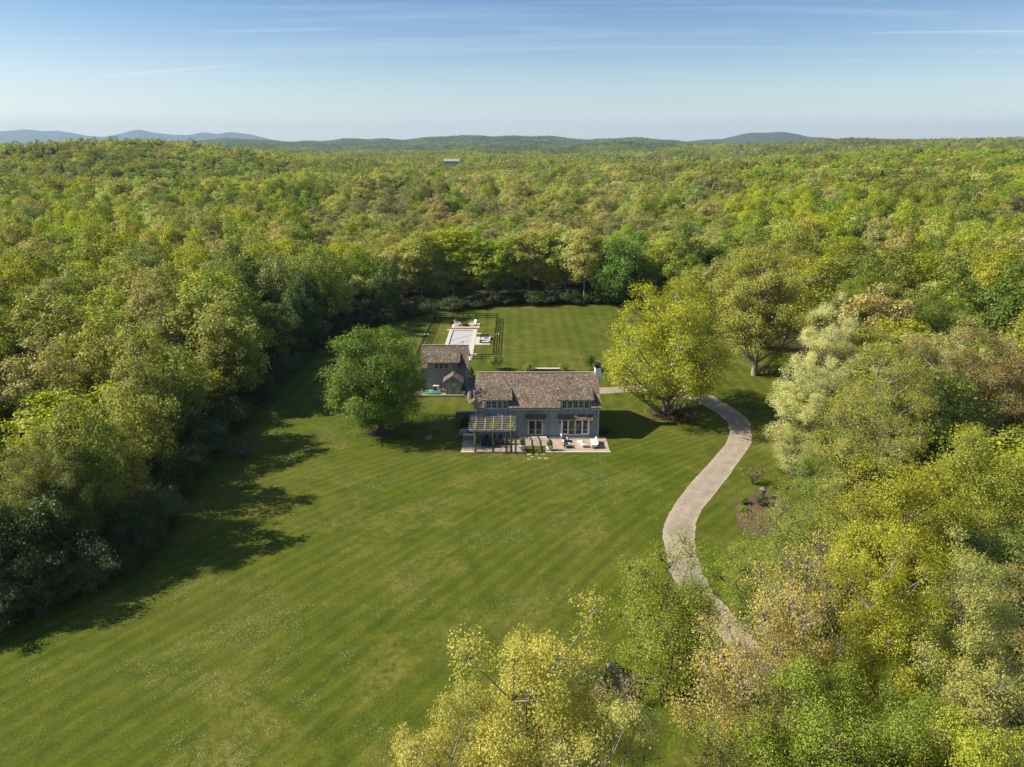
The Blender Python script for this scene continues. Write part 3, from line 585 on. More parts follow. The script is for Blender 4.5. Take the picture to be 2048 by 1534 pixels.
for x in (pfx[0], pfx[2]): MB().box(x-.09, x+.09, 93.9, 94.08, 0.1, PT-.28).build('post', M['pole'], pg)
for i, (x, r) in enumerate(zip(pfx, (.9, .75, .95))): mulch('mulch_bed', (x, 88.85), (r, .35), i+3, .05)

# ------------------------------------------------------------------ patio furniture
def dchair(label, x, y, rz, src=None):
    if src is None:
        o = empty('dining_chair', (x, y, .1), label, 'chair', 'black chairs round the dining table', rz)
        LB().box(-.25, .25, -.25, .25, .36, .46).build('seat', M['black'], o)
        b = LB(); b.slab([(-.26, .2, .4), (.26, .2, .4), (.26, .30, .95), (-.26, .30, .95)], .05); b.build('backrest', M['black'], o)
        for s in (-1, 1): LB().box(s*.29-.04, s*.29+.04, -.25, .26, .58, .64).build('armrest', M['black'], o)
        for sx in (-1, 1):
            for sy in (-1, 1): LB().box(sx*.27-.025, sx*.27+.025, sy*.23-.025, sy*.23+.025, 0, .58 if sy < 0 else .4).build('leg', M['black'], o)
        return o
    o = copy_tree(src); o.location = (x, y, .1); o.rotation_euler = (0, 0, rz); o['label'] = label; return o
TX0, TX1, TY0, TY1 = -4.35, -1.05, 91.1, 92.3
t = empty('dining_table', (-2.7, 91.7, .1), 'long black rectangular dining table under the pergola', 'table')
b = LB(); b.box(-1.65, 1.65, -.55, .55, .70, .76); b.build('tabletop', M['black2'], t)
for sx in (-1, 1):
    for sy in (-1, 1): LB().box(sx*1.5-.05, sx*1.5+.05, sy*.45-.05, sy*.45+.05, 0, .70).build('leg', M['black'], t)
c0 = dchair('black woven dining chair at the left end of the table', -4.75, 91.7, math.pi/2)
for lb, x, y, rz in (('black woven dining chair at the right end of the table', -.6, 91.7, -math.pi/2),
    ('black dining chair on the lawn side of the table, leftmost', -3.85, 90.75, math.pi), ('black dining chair on the lawn side of the table, second from left', -3.05, 90.7, math.pi+.1),
    ('black dining chair on the lawn side of the table, second from right', -2.15, 90.75, math.pi-.05), ('black dining chair on the lawn side of the table, rightmost', -1.35, 90.72, math.pi),
    ('black dining chair on the house side of the table, left', -3.6, 92.65, 0), ('black dining chair on the house side of the table, middle', -2.6, 92.65, .05), ('black dining chair on the house side of the table, right', -1.6, 92.65, 0)):
    dchair(lb, x, y, rz, c0)
def armchair(x, y, rz, label, src=None):
    if src: o = copy_tree(src); o.location = (x, y, .1); o.rotation_euler = (0, 0, rz); o['label'] = label; return o
    o = empty('armchair', (x, y, .1), label, 'armchair', 'dark framed armchairs on the patio', rz)
    f = LB()
    for s in (-1, 1): f.box(s*.42-.04, s*.42+.04, -.42, .42, .56, .62)
    for sx in (-1, 1):
        for sy in (-1, 1): f.box(sx*.42-.035, sx*.42+.035, sy*.38-.035, sy*.38+.035, 0, .56)
    f.box(-.42, .42, -.40, .40, .24, .29); f.box(-.42, .42, .38, .44, .3, .85); f.build('frame', M['charcoal'], o)
    LB().box(-.37, .37, -.40, .32, .29, .46).build('seat_cushion', M['white'], o, bevel=.03)
    b = LB(); b.slab([(-.36, .28, .46), (.36, .28, .46), (.36, .44, .98), (-.36, .44, .98)], .17); b.build('back_cushion', M['white'], o, bevel=.03); return o
x, y = G(1130, 884); a0 = armchair(x, y, math.pi/2+.05, 'white cushioned armchair nearer the house, beside the lawn-side one')
a0.scale = (1.12, 1.12, 1.08); x, y = G(1134, 896); armchair(x, y+.1, math.pi/2+.12, 'white cushioned armchair with dark frame nearer the patio edge', a0)
x, y = G(1188.5, 893)
so_ = empty('sofa', (x-.05, y+.25, .1), 'long white patio sofa with dark frame facing the armchairs', 'sofa', None, -math.pi/2)
f = LB()
for s in (-1, 1): f.box(s*1.32-.03, s*1.32+.03, -.42, .42, .5, .57); f.box(s*1.32-.03, s*1.32+.03, -.40, -.34, 0, .5); f.box(s*1.32-.03, s*1.32+.03, .34, .40, 0, .5)
f.box(-1.3, 1.3, -.40, .42, .22, .28); f.build('frame', M['charcoal'], so_)
LB().box(-1.29, 1.29, -.42, .30, .28, .46).build('seat_cushion', M['white'], so_, bevel=.03)
b = LB(); b.slab([(-1.28, .26, .46), (1.28, .26, .46), (1.28, .42, .85), (-1.28, .42, .85)], .15); b.build('back_cushion', M['white'], so_, bevel=.03)
for xx in (-.05, .45): LB().box(xx-.16, xx+.16, .1, .2, .46, .72).build('throw_pillow', M['stonecap'], so_, bevel=.03)
def roottable(px, py, r, lab, seed):
    x, y = G(px, py); o = empty('coffee_table', (x, y, .1), lab, 'coffee table', 'white root-like coffee tables')
    m = LB(); blob(m, (0, 0, .37), (r, r*.8, .07), seed, .22); m.build('tabletop', M['white'], o, smooth=True)
    m = LB(); rg = random.Random(seed)
    for i in range(6): a = i*1.05+rg.uniform(-.3, .3); m.tube([(.12*math.cos(a), .12*math.sin(a), .36), (.3*r*math.cos(a+.3), .3*r*math.sin(a+.3), .2), (r*.8*math.cos(a), r*.7*math.sin(a), 0)], [.07, .06, .05], 6)
    m.build('root_leg', M['white'], o, smooth=True)
roottable(1161, 889.5, .55, 'white knobbly coffee table nearer the house', 3); roottable(1167, 895, .52, 'white knobbly coffee table nearer the patio edge', 5)

# outdoor counter, covered grill, stone walls left of the house
gr = empty('outdoor_counter', (-5.9, 92.6, .1), 'low tan stone counter at the left edge of the patio', 'counter')
MB().box(-6.85, -5.1, 93.0, 93.6, .1, .85).build('counter_base', M['stone'], gr); MB().box(-6.92, -5.05, 92.95, 93.65, .85, .92).build('countertop', M['stonecap'], gr)
g2 = empty('covered_grill', (-6.7, 95.2, .1), 'blue and grey covered grill standing behind the stone counter', 'grill')
MB().box(-6.6, -5.6, 94.9, 95.6, .1, 1.0).build('cover', M['blue'], g2, bevel=.08); MB().box(-7.5, -6.7, 94.6, 95.4, .1, .85).build('side_cover', M['greycover'], g2, bevel=.08)
def dwall(name, pts, h, th, label, capm='step'):
    root = empty(name, (*pts[0], 0), label, 'stone wall'); m = MB(); cp = MB()
    for (ax, ay), (bx, by_) in zip(pts[:-1], pts[1:]):
        m.beam((ax, ay, h/2), (bx, by_, h/2), th, h); cp.beam((ax, ay, h+.04), (bx, by_, h+.04), th+.1, .08)
    m.build('wall', M['stone'], root); cp.build('capstone', M[capm], root)
dwall('garden_wall', [(-8.0, 99.3), (-5.6, 99.3)], .8, .5, 'low dark stone garden wall in shade left of the house')
dwall('garden_wall', [(-8.6, 101.4), (-5.5, 101.4)], 1.2, .6, 'higher dark stone garden wall behind the low one left of the house')
def rock(px, py, r, label, seed, z=0.0, grp=None, flat=1):
    x, y = G(px, py); m = LB(); blob(m, (0, 0, r[2]*.45), r, seed, .26, 9); o = m.build('boulder', M['rock']); o.location = (x, y, z); tag(o, label, 'boulder', grp); return o
rock(858, 878, (.55, .45, .42), 'small grey boulder alone on the open lawn below the round tree', 2)
rock(946.5, 806, (.75, .7, 1.25), 'tall pale boulder leaning against the left end of the house', 4)

# planters
def planter(px, py, r, lab, bush=True, mat='concrete', src=None, grp='white ball planters on the patio', z=.1):
    x, y = G(px, py)
    o = empty('planter', (x, y, z), lab, 'planter', grp)
    LB().lathe([(r*.45, 0), (r*.85, r*.35), (r, r*.85), (r*.9, r*1.35), (r*.72, r*1.65), (r*.6, r*1.6)], n=18).build('pot', M[mat], o, smooth=True)
    return o
PLANTERS = [planter(1044.5, 901, .48, 'white ball planter with cone boxwood left of the grass notch'), planter(1099.5, 902, .48, 'white ball planter with cone boxwood right of the grass notch'),
            planter(916, 777, .4, 'grey urn in the shade right of the outbuilding, farther one', grp='urns beside the outbuilding', z=.05), planter(927.5, 789, .42, 'grey urn in the shade right of the outbuilding porch', grp='urns beside the outbuilding', z=.05)]
# ------------------------------------------------------------------ outbuilding
BX0, BX1, BY, BRY, BR_, BE = -15.5, -7.75, 115.1, 118.6, 7.0, 4.0
bEY = BY-.4; bS = (BR_-BE)/(BRY-bEY); bz = lambda y: BE+(y-bEY)*bS
ob = empty('outbuilding', (-11.5, BY, 0), 'small grey-green outbuilding with shed dormer and gabled porch beside the pool', 'outbuilding')
mb = MB(); bb = 2*BRY-BY
mb.box(BX0, BX1, BY, BY+.2, 0, BE); mb.box(BX0, BX1, bb-.2, bb, 0, BE)
for xa, xb in ((BX0, BX0+.2), (BX1-.2, BX1)): mb.prismx([(BY+.2, 0), (bb-.2, 0), (bb-.2, BE), (bb, BE), (BRY, BR_-.12), (BY, BE+.1), (BY+.2, BE)], xa, xb)
dgx0, dgx1 = px_x(855.3, 4.5, BY), px_x(914.8, 4.5, BY)
mb.box(dgx0, dgx1, BY-.002, BY+.15, BE-.6, 5.02)
for xx in (dgx0, dgx1-.12): mb.prismx([(BY+.15, bz(BY)-.3), (BY+.15, 5.02), (117.6, bz(117.6)-.1)], xx, xx+.12)
ex0, ex1, eY = -11.15, -8.55, 112.55
wx0, wx1 = px_x(867.5, 4.4, BY), px_x(897.5, 4.4, BY)
battens(mb, BX0+.05, BX1-.05, BY-.002, 0.1, lambda x: 4.98 if dgx0 < x < dgx1 else BE-.05, .36, skip=[(ex0, ex1, 0, 3.1), (wx0, wx1, 3.75, 4.75)])
mb.build('wall', M['siding2'], ob)
MB().box(BX1-.08, BX1+.04, BY-.045, BY+.12, 0, BE-.05).build('corner_board', M['trim2'], ob)
roof = MB(); rx0, rx1 = BX0-.2, BX1+.25
def br(x0, x1, ya, yb): roof.slab([(x0, ya, bz(ya)), (x1, ya, bz(ya)), (x1, yb, bz(yb)), (x0, yb, bz(yb))], .15)
br(rx0, dgx0, bEY, BRY); br(dgx1, rx1, bEY, BRY); br(dgx0, dgx1, 117.2, BRY)
byb = 2*BRY-bEY; roof.slab([(rx0, BRY, BR_), (rx1, BRY, BR_), (rx1, byb, BE), (rx0, byb, BE)], .15)
rf = roof.build('roof', M['shingle_d'], ob); mb = MB(); mb.beam((rx0, BRY, BR_+.03), (rx1, BRY, BR_+.03), .28, .07); mb.build('ridge_cap', M['cedar'], rf)
MB().beam((rx1+.02, bEY, BE-.1), (rx1+.02, BRY, BR_-.1), .04, .2).build('rake_board', M['trim'], rf)
ddx0, ddx1 = px_x(850, 5, BY), px_x(920, 5, BY)
r = MB(); r.slab([(ddx0, BY-.45, 5.02), (ddx1, BY-.45, 5.02), (ddx1, 117.75, 6.28), (ddx0, 117.75, 6.28)], .13); r.build('dormer_roof', M['shingle_d'], ob)
ww = (wx1-wx0)/3
for i in range(3): window(ob, wx0+ww*(i+.5), ww-.14, 3.8, 4.72, BY-.002, M['trim2'], M['glass'])
# gabled porch
pz, pr = 2.42, 3.62; pc = (ex0+ex1)/2; ps = (pr-pz)/(ex1-pc+.45)
po = MB(); po.prismy([(ex0, 0), (ex1, 0), (ex1, pz+.1), (pc, pr-.12), (ex0, pz+.1)], eY, BY-.035)
battens(po, ex0, ex1, eY, .05, lambda x: pr-.2-abs(x-pc)*ps, .3)
porch = po.build('porch', M['siding2'], ob)
for s in (-1, 1):
    r = MB(); xe = pc+s*(ex1-pc+.45); r.slab([(pc, eY-.35, pr), (xe, eY-.35, pz), (xe, BY-.04, pz), (pc, BY-.04, pr)], .11); r.build('porch_roof', M['shingle_y'], porch)
    r = MB(); r.beam((pc, eY-.37, pr-.10), (xe, eY-.37, pz-.10), .04, .17); r.build('rake_board', M['trim2'] if s < 0 else M['trim'], porch)
mb = MB(); mb.box(-10.05, -9.35, eY-.06, eY-.01, 1.72, 2.12); mb.box(-9.95, -9.45, eY-.06, eY-.01, 1.5, 1.715); mb.build('vent', M['plaque'], porch)
lamp = MB(); lamp.box(BX1+.05, BX1+.25, 116.0, 116.2, 2.9, 3.2); lamp.build('wall_lamp', M['cream'], ob); lamp = MB(); lamp.box(ex1+.02, ex1+.2, 112.8, 112.95, 1.9, 2.1); lamp.build('wall_lamp', M['cream'], ob)
ac = empty('heat_pump', (-12.95, 114.3, .05), 'cream boxed heat pump against the outbuilding wall above the kayak', 'heat pump')
MB().box(-13.4, -12.45, 114.0, 114.5, .2, 1.05).build('casing', M['cream'], ac); g = MB(); g.lathe([(.3, 0), (.3, .02)], (0, 0, 0), 14); g.v = [(-13.05+v[0], 113.985-v[2], .62+v[1]) for v in g.v]; g.build('fan_grille', M['charcoal'], ac)
MB().box(-13.45, -12.4, 113.95, 114.55, 1.05, 1.1).build('lid', M['cream'], ac)
for sx in (-13.3, -12.55): MB().box(sx-.05, sx+.05, 114.05, 114.45, .05, .2).build('foot', M['charcoal'], ac)
# kayak
kx, ky = G(868, 785.5); ky = 112.9; ka = empty('kayak', (kx-.1, ky, .12), 'turquoise kayak lying on the gravel before the outbuilding', 'kayak', None, -.06)
def hull(z0, z1, k): 
    m = LB(); n = 16; rows = []
    for i in range(n+1):
        u = -1+2*i/n; wdt = .36*max(.02, (1-abs(u)**2.4))*k; b = len(m.v); x = u*1.55
        for j in range(9): a = math.pi*j/8; m.v.append((x, wdt*math.cos(a), z0+(z1-z0)*math.sin(a)*max(.1, 1-abs(u)**3)))
    for i in range(n):
        for j in range(8): m.f.append((i*9+j, i*9+j+1, (i+1)*9+j+1, (i+1)*9+j))
    return m
m = hull(.16, .40, 1); m2 = hull(.16, -.02, 1); m.add(m2.v, m2.f); m.build('hull', M['teal'], ka, smooth=True)
m = LB(); m.lathe([(.26, 0), (.28, .03), (.2, .035), (.19, .0)], (0, 0, .375), 16); m.build('cockpit_rim', M['charcoal'], ka)
# gravel pad, timber wall, paving
mb = MB(); mb.box(-17.2, -8.2, 111.75, BY, -.1, .07); o = mb.build('gravel_pad', M['gravel2']); o['kind'] = 'structure'
mb = MB(); mb.box(-8.2, -5.3, 111.9, 122, -.1, .06); o = mb.build('paving', M['court']); o['kind'] = 'structure'
rw = empty('retaining_wall', (-12, 111.5, 0), 'low tan timber retaining wall along the lawn below the outbuilding', 'retaining wall')
for i in range(3): MB().box(-17.3+i*3.1, -17.3+(i+1)*3.1-.02, 111.45, 111.75, -.1, .34).build('timber', M['timber'], rw)
# logs stacked beside the porch
fw = empty('firewood_pile', (-11.8, 113.6, .07), 'small brown firewood pile beside the porch wall', 'firewood')
for i in range(9): m = MB(); x = -12.2+(i % 3)*.27+(.13 if i//3 == 1 else 0); m.tube([(x, 113.3+.03*i, .18+(i//3)*.2), (x+.03, 114.0, .18+(i//3)*.2)], [.11, .10], 7); m.build('log', M['wood'] if i % 2 else M['timber'], fw)
# ------------------------------------------------------------------ pool court
pl = empty('swimming_pool', (-11, 145, 0), 'long swimming pool under a pale winter cover inside the black fence', 'pool')
mb = MB(); mb.box(-14.1, -13.35, 132.4, 156.2, -.1, .1); mb.box(-8.7, -7.85, 132.4, 156.2, -.1, .1); mb.box(-14.75, -7.85, 156.2, 156.95, -.1, .1); mb.box(-13.35, -8.7, 132.4, 133.1, -.1, .1); mb.build('coping', M['whitestone'], pl)
MB().box(-13.35, -8.7, 133.1, 156.2, -.1, .03).build('cover', M['cover'], pl)
m = MB(); m.box(-13.35, -13.12, 133.1, 156.0, .03, .05); m.box(-13.12, -8.9, 155.75, 156.0, .03, .05); m.build('cover_track', M['charcoal'], pl)
m = MB(); blob(m, (-10.6, 146.3, .03), (.38, .3, .05), 5, .2, 7); m.build('cover_drain', M['charcoal'], pl)
m = MB()
for a, b_, bd in (((-13.1, 147.2), (-8.9, 151.6), .5), ((-10.6, 146.2), (-9.7, 139.5), .1), ((-13.0, 143.5), (-9.0, 147.3), -.3)):
    pts = [];
    for i in range(9): u = i/8; pts.append((a[0]+(b_[0]-a[0])*u, a[1]+(b_[1]-a[1])*u+bd*math.sin(math.pi*u), .034))
    m.tube(pts, [.035]*9, 5)
m.build('crease', M['court'], pl)
for i, (x0, x1, y0, y1) in enumerate(((-7.85, -4.6, 143.9, 150.4),)):
    o = MB().box(x0, x1, y0, y1, -.1, .07).build('pool_deck', M['whitestone']); o['kind'] = 'structure'
o = MB().box(-13.9, -7.5, 158.3, 162.6, -.1, .07).build('fire_pit_terrace', M['stonecap']); o['kind'] = 'structure'
o = MB().box(-13.4, -8.0, 158.8, 162.1, .07, .09).build('terrace_pavers', M['paver']); o['kind'] = 'structure'
for x, y, lb in ((-7.3, 153.3, 'white stone pad beside the pool near its far end'), (-7.5, 136.8, 'white stone pad beside the pool near the outbuilding')):
    o = LB().box(-.5, .5, -.35, .35, -.05, .08).build('stone_pad', M['whitestone'], bevel=.02); o.location = (x, y, 0); tag(o, lb, 'stone pad', 'pads beside the pool')
# things on the deck
dt = empty('outdoor_table', (-6.0, 148.6, .07), 'dark topped table standing on the deck beside the pool', 'table')
MB().box(-6.9, -5.0, 147.6, 149.8, .75, .82).build('tabletop', M['black2'], dt)
for sx in (-6.75, -5.15):
    for sy in (147.8, 149.6): MB().box(sx-.05, sx+.05, sy-.05, sy+.05, .07, .75).build('leg', M['wood'], dt)
def lounge(x, y, lb, src=None, rz=-math.pi/2):
    if src: o = copy_tree(src); o.location = (x, y, .07); o['label'] = lb; o.rotation_euler = (0, 0, rz); return o
    o = empty('sun_lounger', (x, y, .07), lb, 'lounger', 'loungers on the pool deck', rz)
    LB().box(-.33, .33, -.95, .95, .22, .28).build('frame', M['wood'], o); LB().box(-.31, .31, -.93, .35, .28, .37).build('cushion', M['white'], o)
    b = LB(); b.slab([(-.31, .3, .37), (.31, .3, .37), (.31, .9, .75), (-.31, .9, .75)], .09); b.build('backrest', M['white'], o)
    for sx in (-1, 1):
        for sy in (-1, 1): LB().box(sx*.28-.03, sx*.28+.03, sy*.85-.03, sy*.85+.03, 0, .22).build('leg', M['wood'], o)
    return o
l0 = lounge(-5.5, 147.0, 'white cushioned lounger on the pool deck just before the dark table'); lounge(-5.5, 145.2, 'white cushioned lounger on the pool deck, nearest the house', l0)
oc = empty('ottoman', (-6.5, 145.6, .07), 'brown low ottoman on the pool deck beside the loungers', 'ottoman'); MB().box(-6.9, -6.1, 145.2, 146.4, .15, .45).build('cushion', M['rust'], oc, bevel=.04); MB().box(-6.8, -6.2, 145.3, 146.3, .07, .15).build('base', M['wood'], oc)
def adir(x, y, rz, lb, src=None):
    if src: o = copy_tree(src); o.location = (x, y, .09); o.rotation_euler = (0, 0, rz); o['label'] = lb; return o
    o = empty('garden_chair', (x, y, .09), lb, 'chair', 'white garden chairs at the fire pit', rz)
    LB().slab([(-.4, -.5, .48), (.4, -.5, .48), (.4, .35, .34), (-.4, .35, .34)], .06).build('seat', M['whitepaint'], o)
    b = LB(); b.slab([(-.40, .3, .34), (.40, .3, .34), (.45, .72, 1.25), (-.45, .72, 1.25)], .06); b.build('backrest', M['whitepaint'], o)
    for s in (-1, 1):
        LB().box(s*.48-.09, s*.48+.09, -.5, .45, .68, .73).build('armrest', M['whitepaint'], o); LB().box(s*.46-.04, s*.46+.04, -.48, -.38, 0, .68).build('leg', M['whitepaint'], o); LB().box(s*.46-.04, s*.46+.04, .33, .43, 0, .68).build('leg', M['whitepaint'], o)
    return o
q = adir(-12.7, 160.6, math.radians(60), 'white wooden garden chair left of the fire pit'); adir(-9.0, 160.7, math.radians(-55), 'white wooden garden chair right of the fire pit', q)
fp = empty('fire_pit', (-10.9, 160.3, .09), 'rusty round fire pit between the two white chairs', 'fire pit')
LB().lathe([(.75, 0), (.85, .12), (.85, .42), (.74, .42), (.70, .2), (.1, .18)], n=20).build('bowl', M['rust'], fp)
m = LB(); rg = random.Random(4)
for i in range(7): a = rg.uniform(0, 3.1); m.tube([(-.55*math.cos(a), -.55*math.sin(a), .3+.04*i), (.55*math.cos(a), .55*math.sin(a), .34+.04*i)], [.06, .05], 6)
m.build('log', M['wood'], fp)
# fences
def fence(p, q, label, gates=(), h=1.28, step=2.44):
    p = Vector(p); q = Vector(q); d = q-p; n = max(1, round(d.length/step)); root = empty('rail_fence', (p.x, p.y, 0), label, 'fence', 'black rail fence round the pool')
    for i in range(n+1): c = p+d*i/n; MB().box(c.x-.06, c.x+.06, c.y-.06, c.y+.06, 0, h+.04).build('post', M['fence'], root)
    nrm = Vector((-d.y, d.x)).normalized()*.075
    for z in (.42, .82, h-.04): MB().beam((p.x-nrm.x, p.y-nrm.y, z), (q.x-nrm.x, q.y-nrm.y, z), .035, .15).build('rail', M['fence'], root)
    return root
FL, FR_, NR, NL = (-18.4, 167.4), (-3.5, 167.4), (-3.7, 132.6), (-18.6, 134.5)
fence(FL, (-11.9, 167.4), 'black rail fence at the far end of the pool court, left of the gates'); fence((-8.6, 167.4), FR_, 'black rail fence at the far end of the pool court, right of the gates')
fence((FL[0], FL[1]-.15), (-18.7, 134.6), 'black rail fence running along the left side of the pool court'); fence((FR_[0], FR_[1]-.15), (NR[0], NR[1]+.15), 'black rail fence running along the right side of the pool court')
fence((-8.0, 132.4), NR, 'short black rail fence between the outbuilding and the right-hand fence'); fence((-18.7, 134.4), (-15.7, 133.0), 'short black rail fence behind the round tree left of the outbuilding')
for i, (x0, x1, lb) in enumerate(((-11.75, -10.3, 'left leaf of the black gates in the far pool fence'), (-10.2, -8.75, 'right leaf of the black gates in the far pool fence'))):
    g = empty('gate', (x0, 167.4, 0), lb, 'gate', 'gates in the far pool fence'); m = MB(); m.box(x0, x0+.12, 167.34, 167.46, 0, 1.35); m.box(x1-.12, x1, 167.34, 167.46, 0, 1.35); m.build('stile', M['fence'], g)
    m = MB()
    for z in (.15, .6, 1.25): m.box(x0+.12, x1-.12, 167.37, 167.42, z-.06, z+.06)
    m.build('rail', M['fence'], g); MB().beam((x0+.15, 167.40, .25), (x1-.15, 167.40, 1.15), .04, .09).build('brace', M['fence'], g)
for x, y, s in ((-18.45, 149.0, 'left'), (-3.15, 149.0, 'right')):
    o = empty('garden_light', (x, y, 0), 'pair of small white lights on a stake at the %s pool fence' % s, 'garden light', 'white lights at the pool fences')
    LB().tube([(0, 0, 0), (0, 0, .9)], [.03, .03], 6).build('stake', M['fence'], o)
    for s2 in (-.3, .3): LB().lathe([(.05, 0), (.16, .08), (.16, .28), (.04, .36)], (s2, 0, .8), 10).build('lamp_head', M['whitepaint'], o, smooth=True)
    LB().box(-.3, .3, -.02, .02, .86, .9).build('crossbar', M['fence'], o)
# seat wall behind the house
sw = empty('low_wall', (5, 125.2, 0), 'pale low stone wall on the lawn just behind the house roof', 'stone wall'); x0, y0 = G(1067, 742); x1, y1 = G(1119, 742)
MB().box(x0, x1, y0-.3, y0+.3, 0, .45).build('wall', M['stone'], sw); MB().box(x0-.05, x1+.05, y0-.36, y0+.36, .45, .55).build('capstone', M['stonecap'], sw)
# stone lantern and mulch island right of the drive
bed = [G(*p) for p in [(1530, 986), (1505, 988), (1480, 998), (1469, 1012), (1472, 1035), (1479, 1055), (1495, 1066), (1530, 1070), (1575, 1060), (1590, 1030), (1570, 1000)]]
bed = [tuple(v) for v in catmull(bed+[bed[0]], 5)][:-1]
mb = MB(); mb.add([(a, b, .05) for a, b in bed], [tuple(range(len(bed)))]); o = mb.build('mulch_island', M['mulch']); o['kind'] = 'structure'
x, y = G(1524, 997); ln = empty('stone_lantern', (x, y, 0), 'grey upright stone lantern at the edge of the mulch island', 'stone lantern')
M['lstone'] = plain('grey_carved_stone', (.17, .17, .15), .9, .25, 5, bmp=.02)
m = LB(); m.lathe([(.36, 0), (.38, .12), (.22, .2), (.17, .5), (.19, .75), (.3, .85)], n=12); m.build('pedestal', M['lstone'], ln)
m = LB()
for sx in (-1, 1):
    for sy in (-1, 1): m.box(sx*.2-.06, sx*.2+.06, sy*.2-.06, sy*.2+.06, .85, 1.2)
m.build('light_box', M['lstone'], ln); m = LB(); m.lathe([(.42, 0), (.46, .05), (.2, .24), (.07, .32), (.05, .42)], (0, 0, 1.2), 8); m.build('roof_cap', M['lstone'], ln)
# boulders by the foreground trees
rock(1217, 1376, (1.35, .8, .95), 'large lichened boulder on the lawn edge below the wispy green tree', 11, grp='foreground boulders')
rock(1194, 1394, (.9, .45, .5), 'low flat boulder at the left foot of the large lichened boulder', 12, grp='foreground boulders')
rock(1226, 1344, (.65, .5, .6), 'smaller dark boulder just behind the large lichened boulder', 13, grp='foreground boulders')
mulch('mulch_bed', G(1215, 1372), (2.6, 2.4), 8)
mulch('mulch_bed', G(762, 866), (2.3, 1.7), 5); mulch('mulch_bed', G(1342, 832), (4.2, 1.6), 6)
# the distant farm building
def far_building():
    x, y = 0, 0; D = 1150.0; gx, gz = W(903, 319, D); gz = float(terrain(gx, D)); z0 = max(gz, W(903, 317, D)[1]-8)
    o = empty('farm_building', (gx, D, z0), 'long pale roofed farm building far off among the trees near the horizon', 'farm building'); o.scale = (.8, .8, .8)
    LB().box(-14, 14, -5, 5, -6, 5.5).build('wall', M['trim2'], o)
    r = LB(); r.slab([(-15, -6.3, 5.1), (15, -6.3, 5.1), (15, 0, 9.5), (-15, 0, 9.5)], .3); r.slab([(-15, 0, 9.5), (15, 0, 9.5), (15, 6.3, 5.1), (-15, 6.3, 5.1)], .3); r.build('roof', M['cedar'], o)
    LB().prismx([(-5, 5.4), (5, 5.4), (0, 9.2)], 13.7, 14).build('gable', M['chimney'], o)
    for i in range(6): LB().box(-12+i*4.2, -10.4+i*4.2, -5.1, -5.0, 1.5, 4).build('window', M['glass'], o)
    return gx, D
FARB = far_building()
# ------------------------------------------------------------------ trees
NPR = np.random.default_rng(11)
def unit(v): return v/np.maximum(np.linalg.norm(v, axis=-1, keepdims=True), 1e-9)
def leaf_quads(rng, P, out, size, up=.45, outw=.9, elong=1.0, rand=.55):
    n = len(P); nrm = unit(rng.normal(size=(n, 3))*rand+out*outw+np.array([0, 0, up])); t = unit(np.cross(nrm, rng.normal(size=(n, 3)))); b = np.cross(nrm, t)
    L = (size*rng.uniform(.65, 1.35, n))[:, None]; Wd = L*.62/elong
    k = rng.uniform(-.18, .18, n)[:, None]
    V = np.stack([P-t*L*.5, P+b*Wd*.5+t*L*k, P+t*L*.5, P-b*Wd*.5+t*L*k], 1).reshape(-1, 3)
    return V, np.arange(4*n).reshape(-1, 4)
def tubes(segs, n=5):
    """segs: list of (points[k,3], radii[k]) -> verts, quads"""
    Vs = []; Fs = []; b = 0
    for pts, rad in segs:
        pts = np.asarray(pts, float); k = len(pts); d = unit(np.gradient(pts, axis=0)); ref = np.where(np.abs(d[:, 2:3]) > .9, np.array([[1., 0, 0]]), np.array([[0., 0, 1]]))
        u = unit(np.cross(d, ref)); v = np.cross(d, u); m = n if rad[0] > .05 else 3
        a = np.arange(m)*2*math.pi/m
        ring = pts[:, None]+(u[:, None]*np.cos(a)[None, :, None]+v[:, None]*np.sin(a)[None, :, None])*np.asarray(rad)[:, None, None]
        Vs.append(ring.reshape(-1, 3)); i, j = np.meshgrid(np.arange(k-1), np.arange(m), indexing='ij'); j2 = (j+1) % m
        Fs.append(np.stack([i*m+j, i*m+j2, (i+1)*m+j2, (i+1)*m+j], -1).reshape(-1, 4)+b); b += k*m
    return np.concatenate(Vs), np.concatenate(Fs)
def bez(p0, p1, p2, k=6):
    u = np.linspace(0, 1, k)[:, None]; return (1-u)**2*p0+2*u*(1-u)*p1+u*u*p2
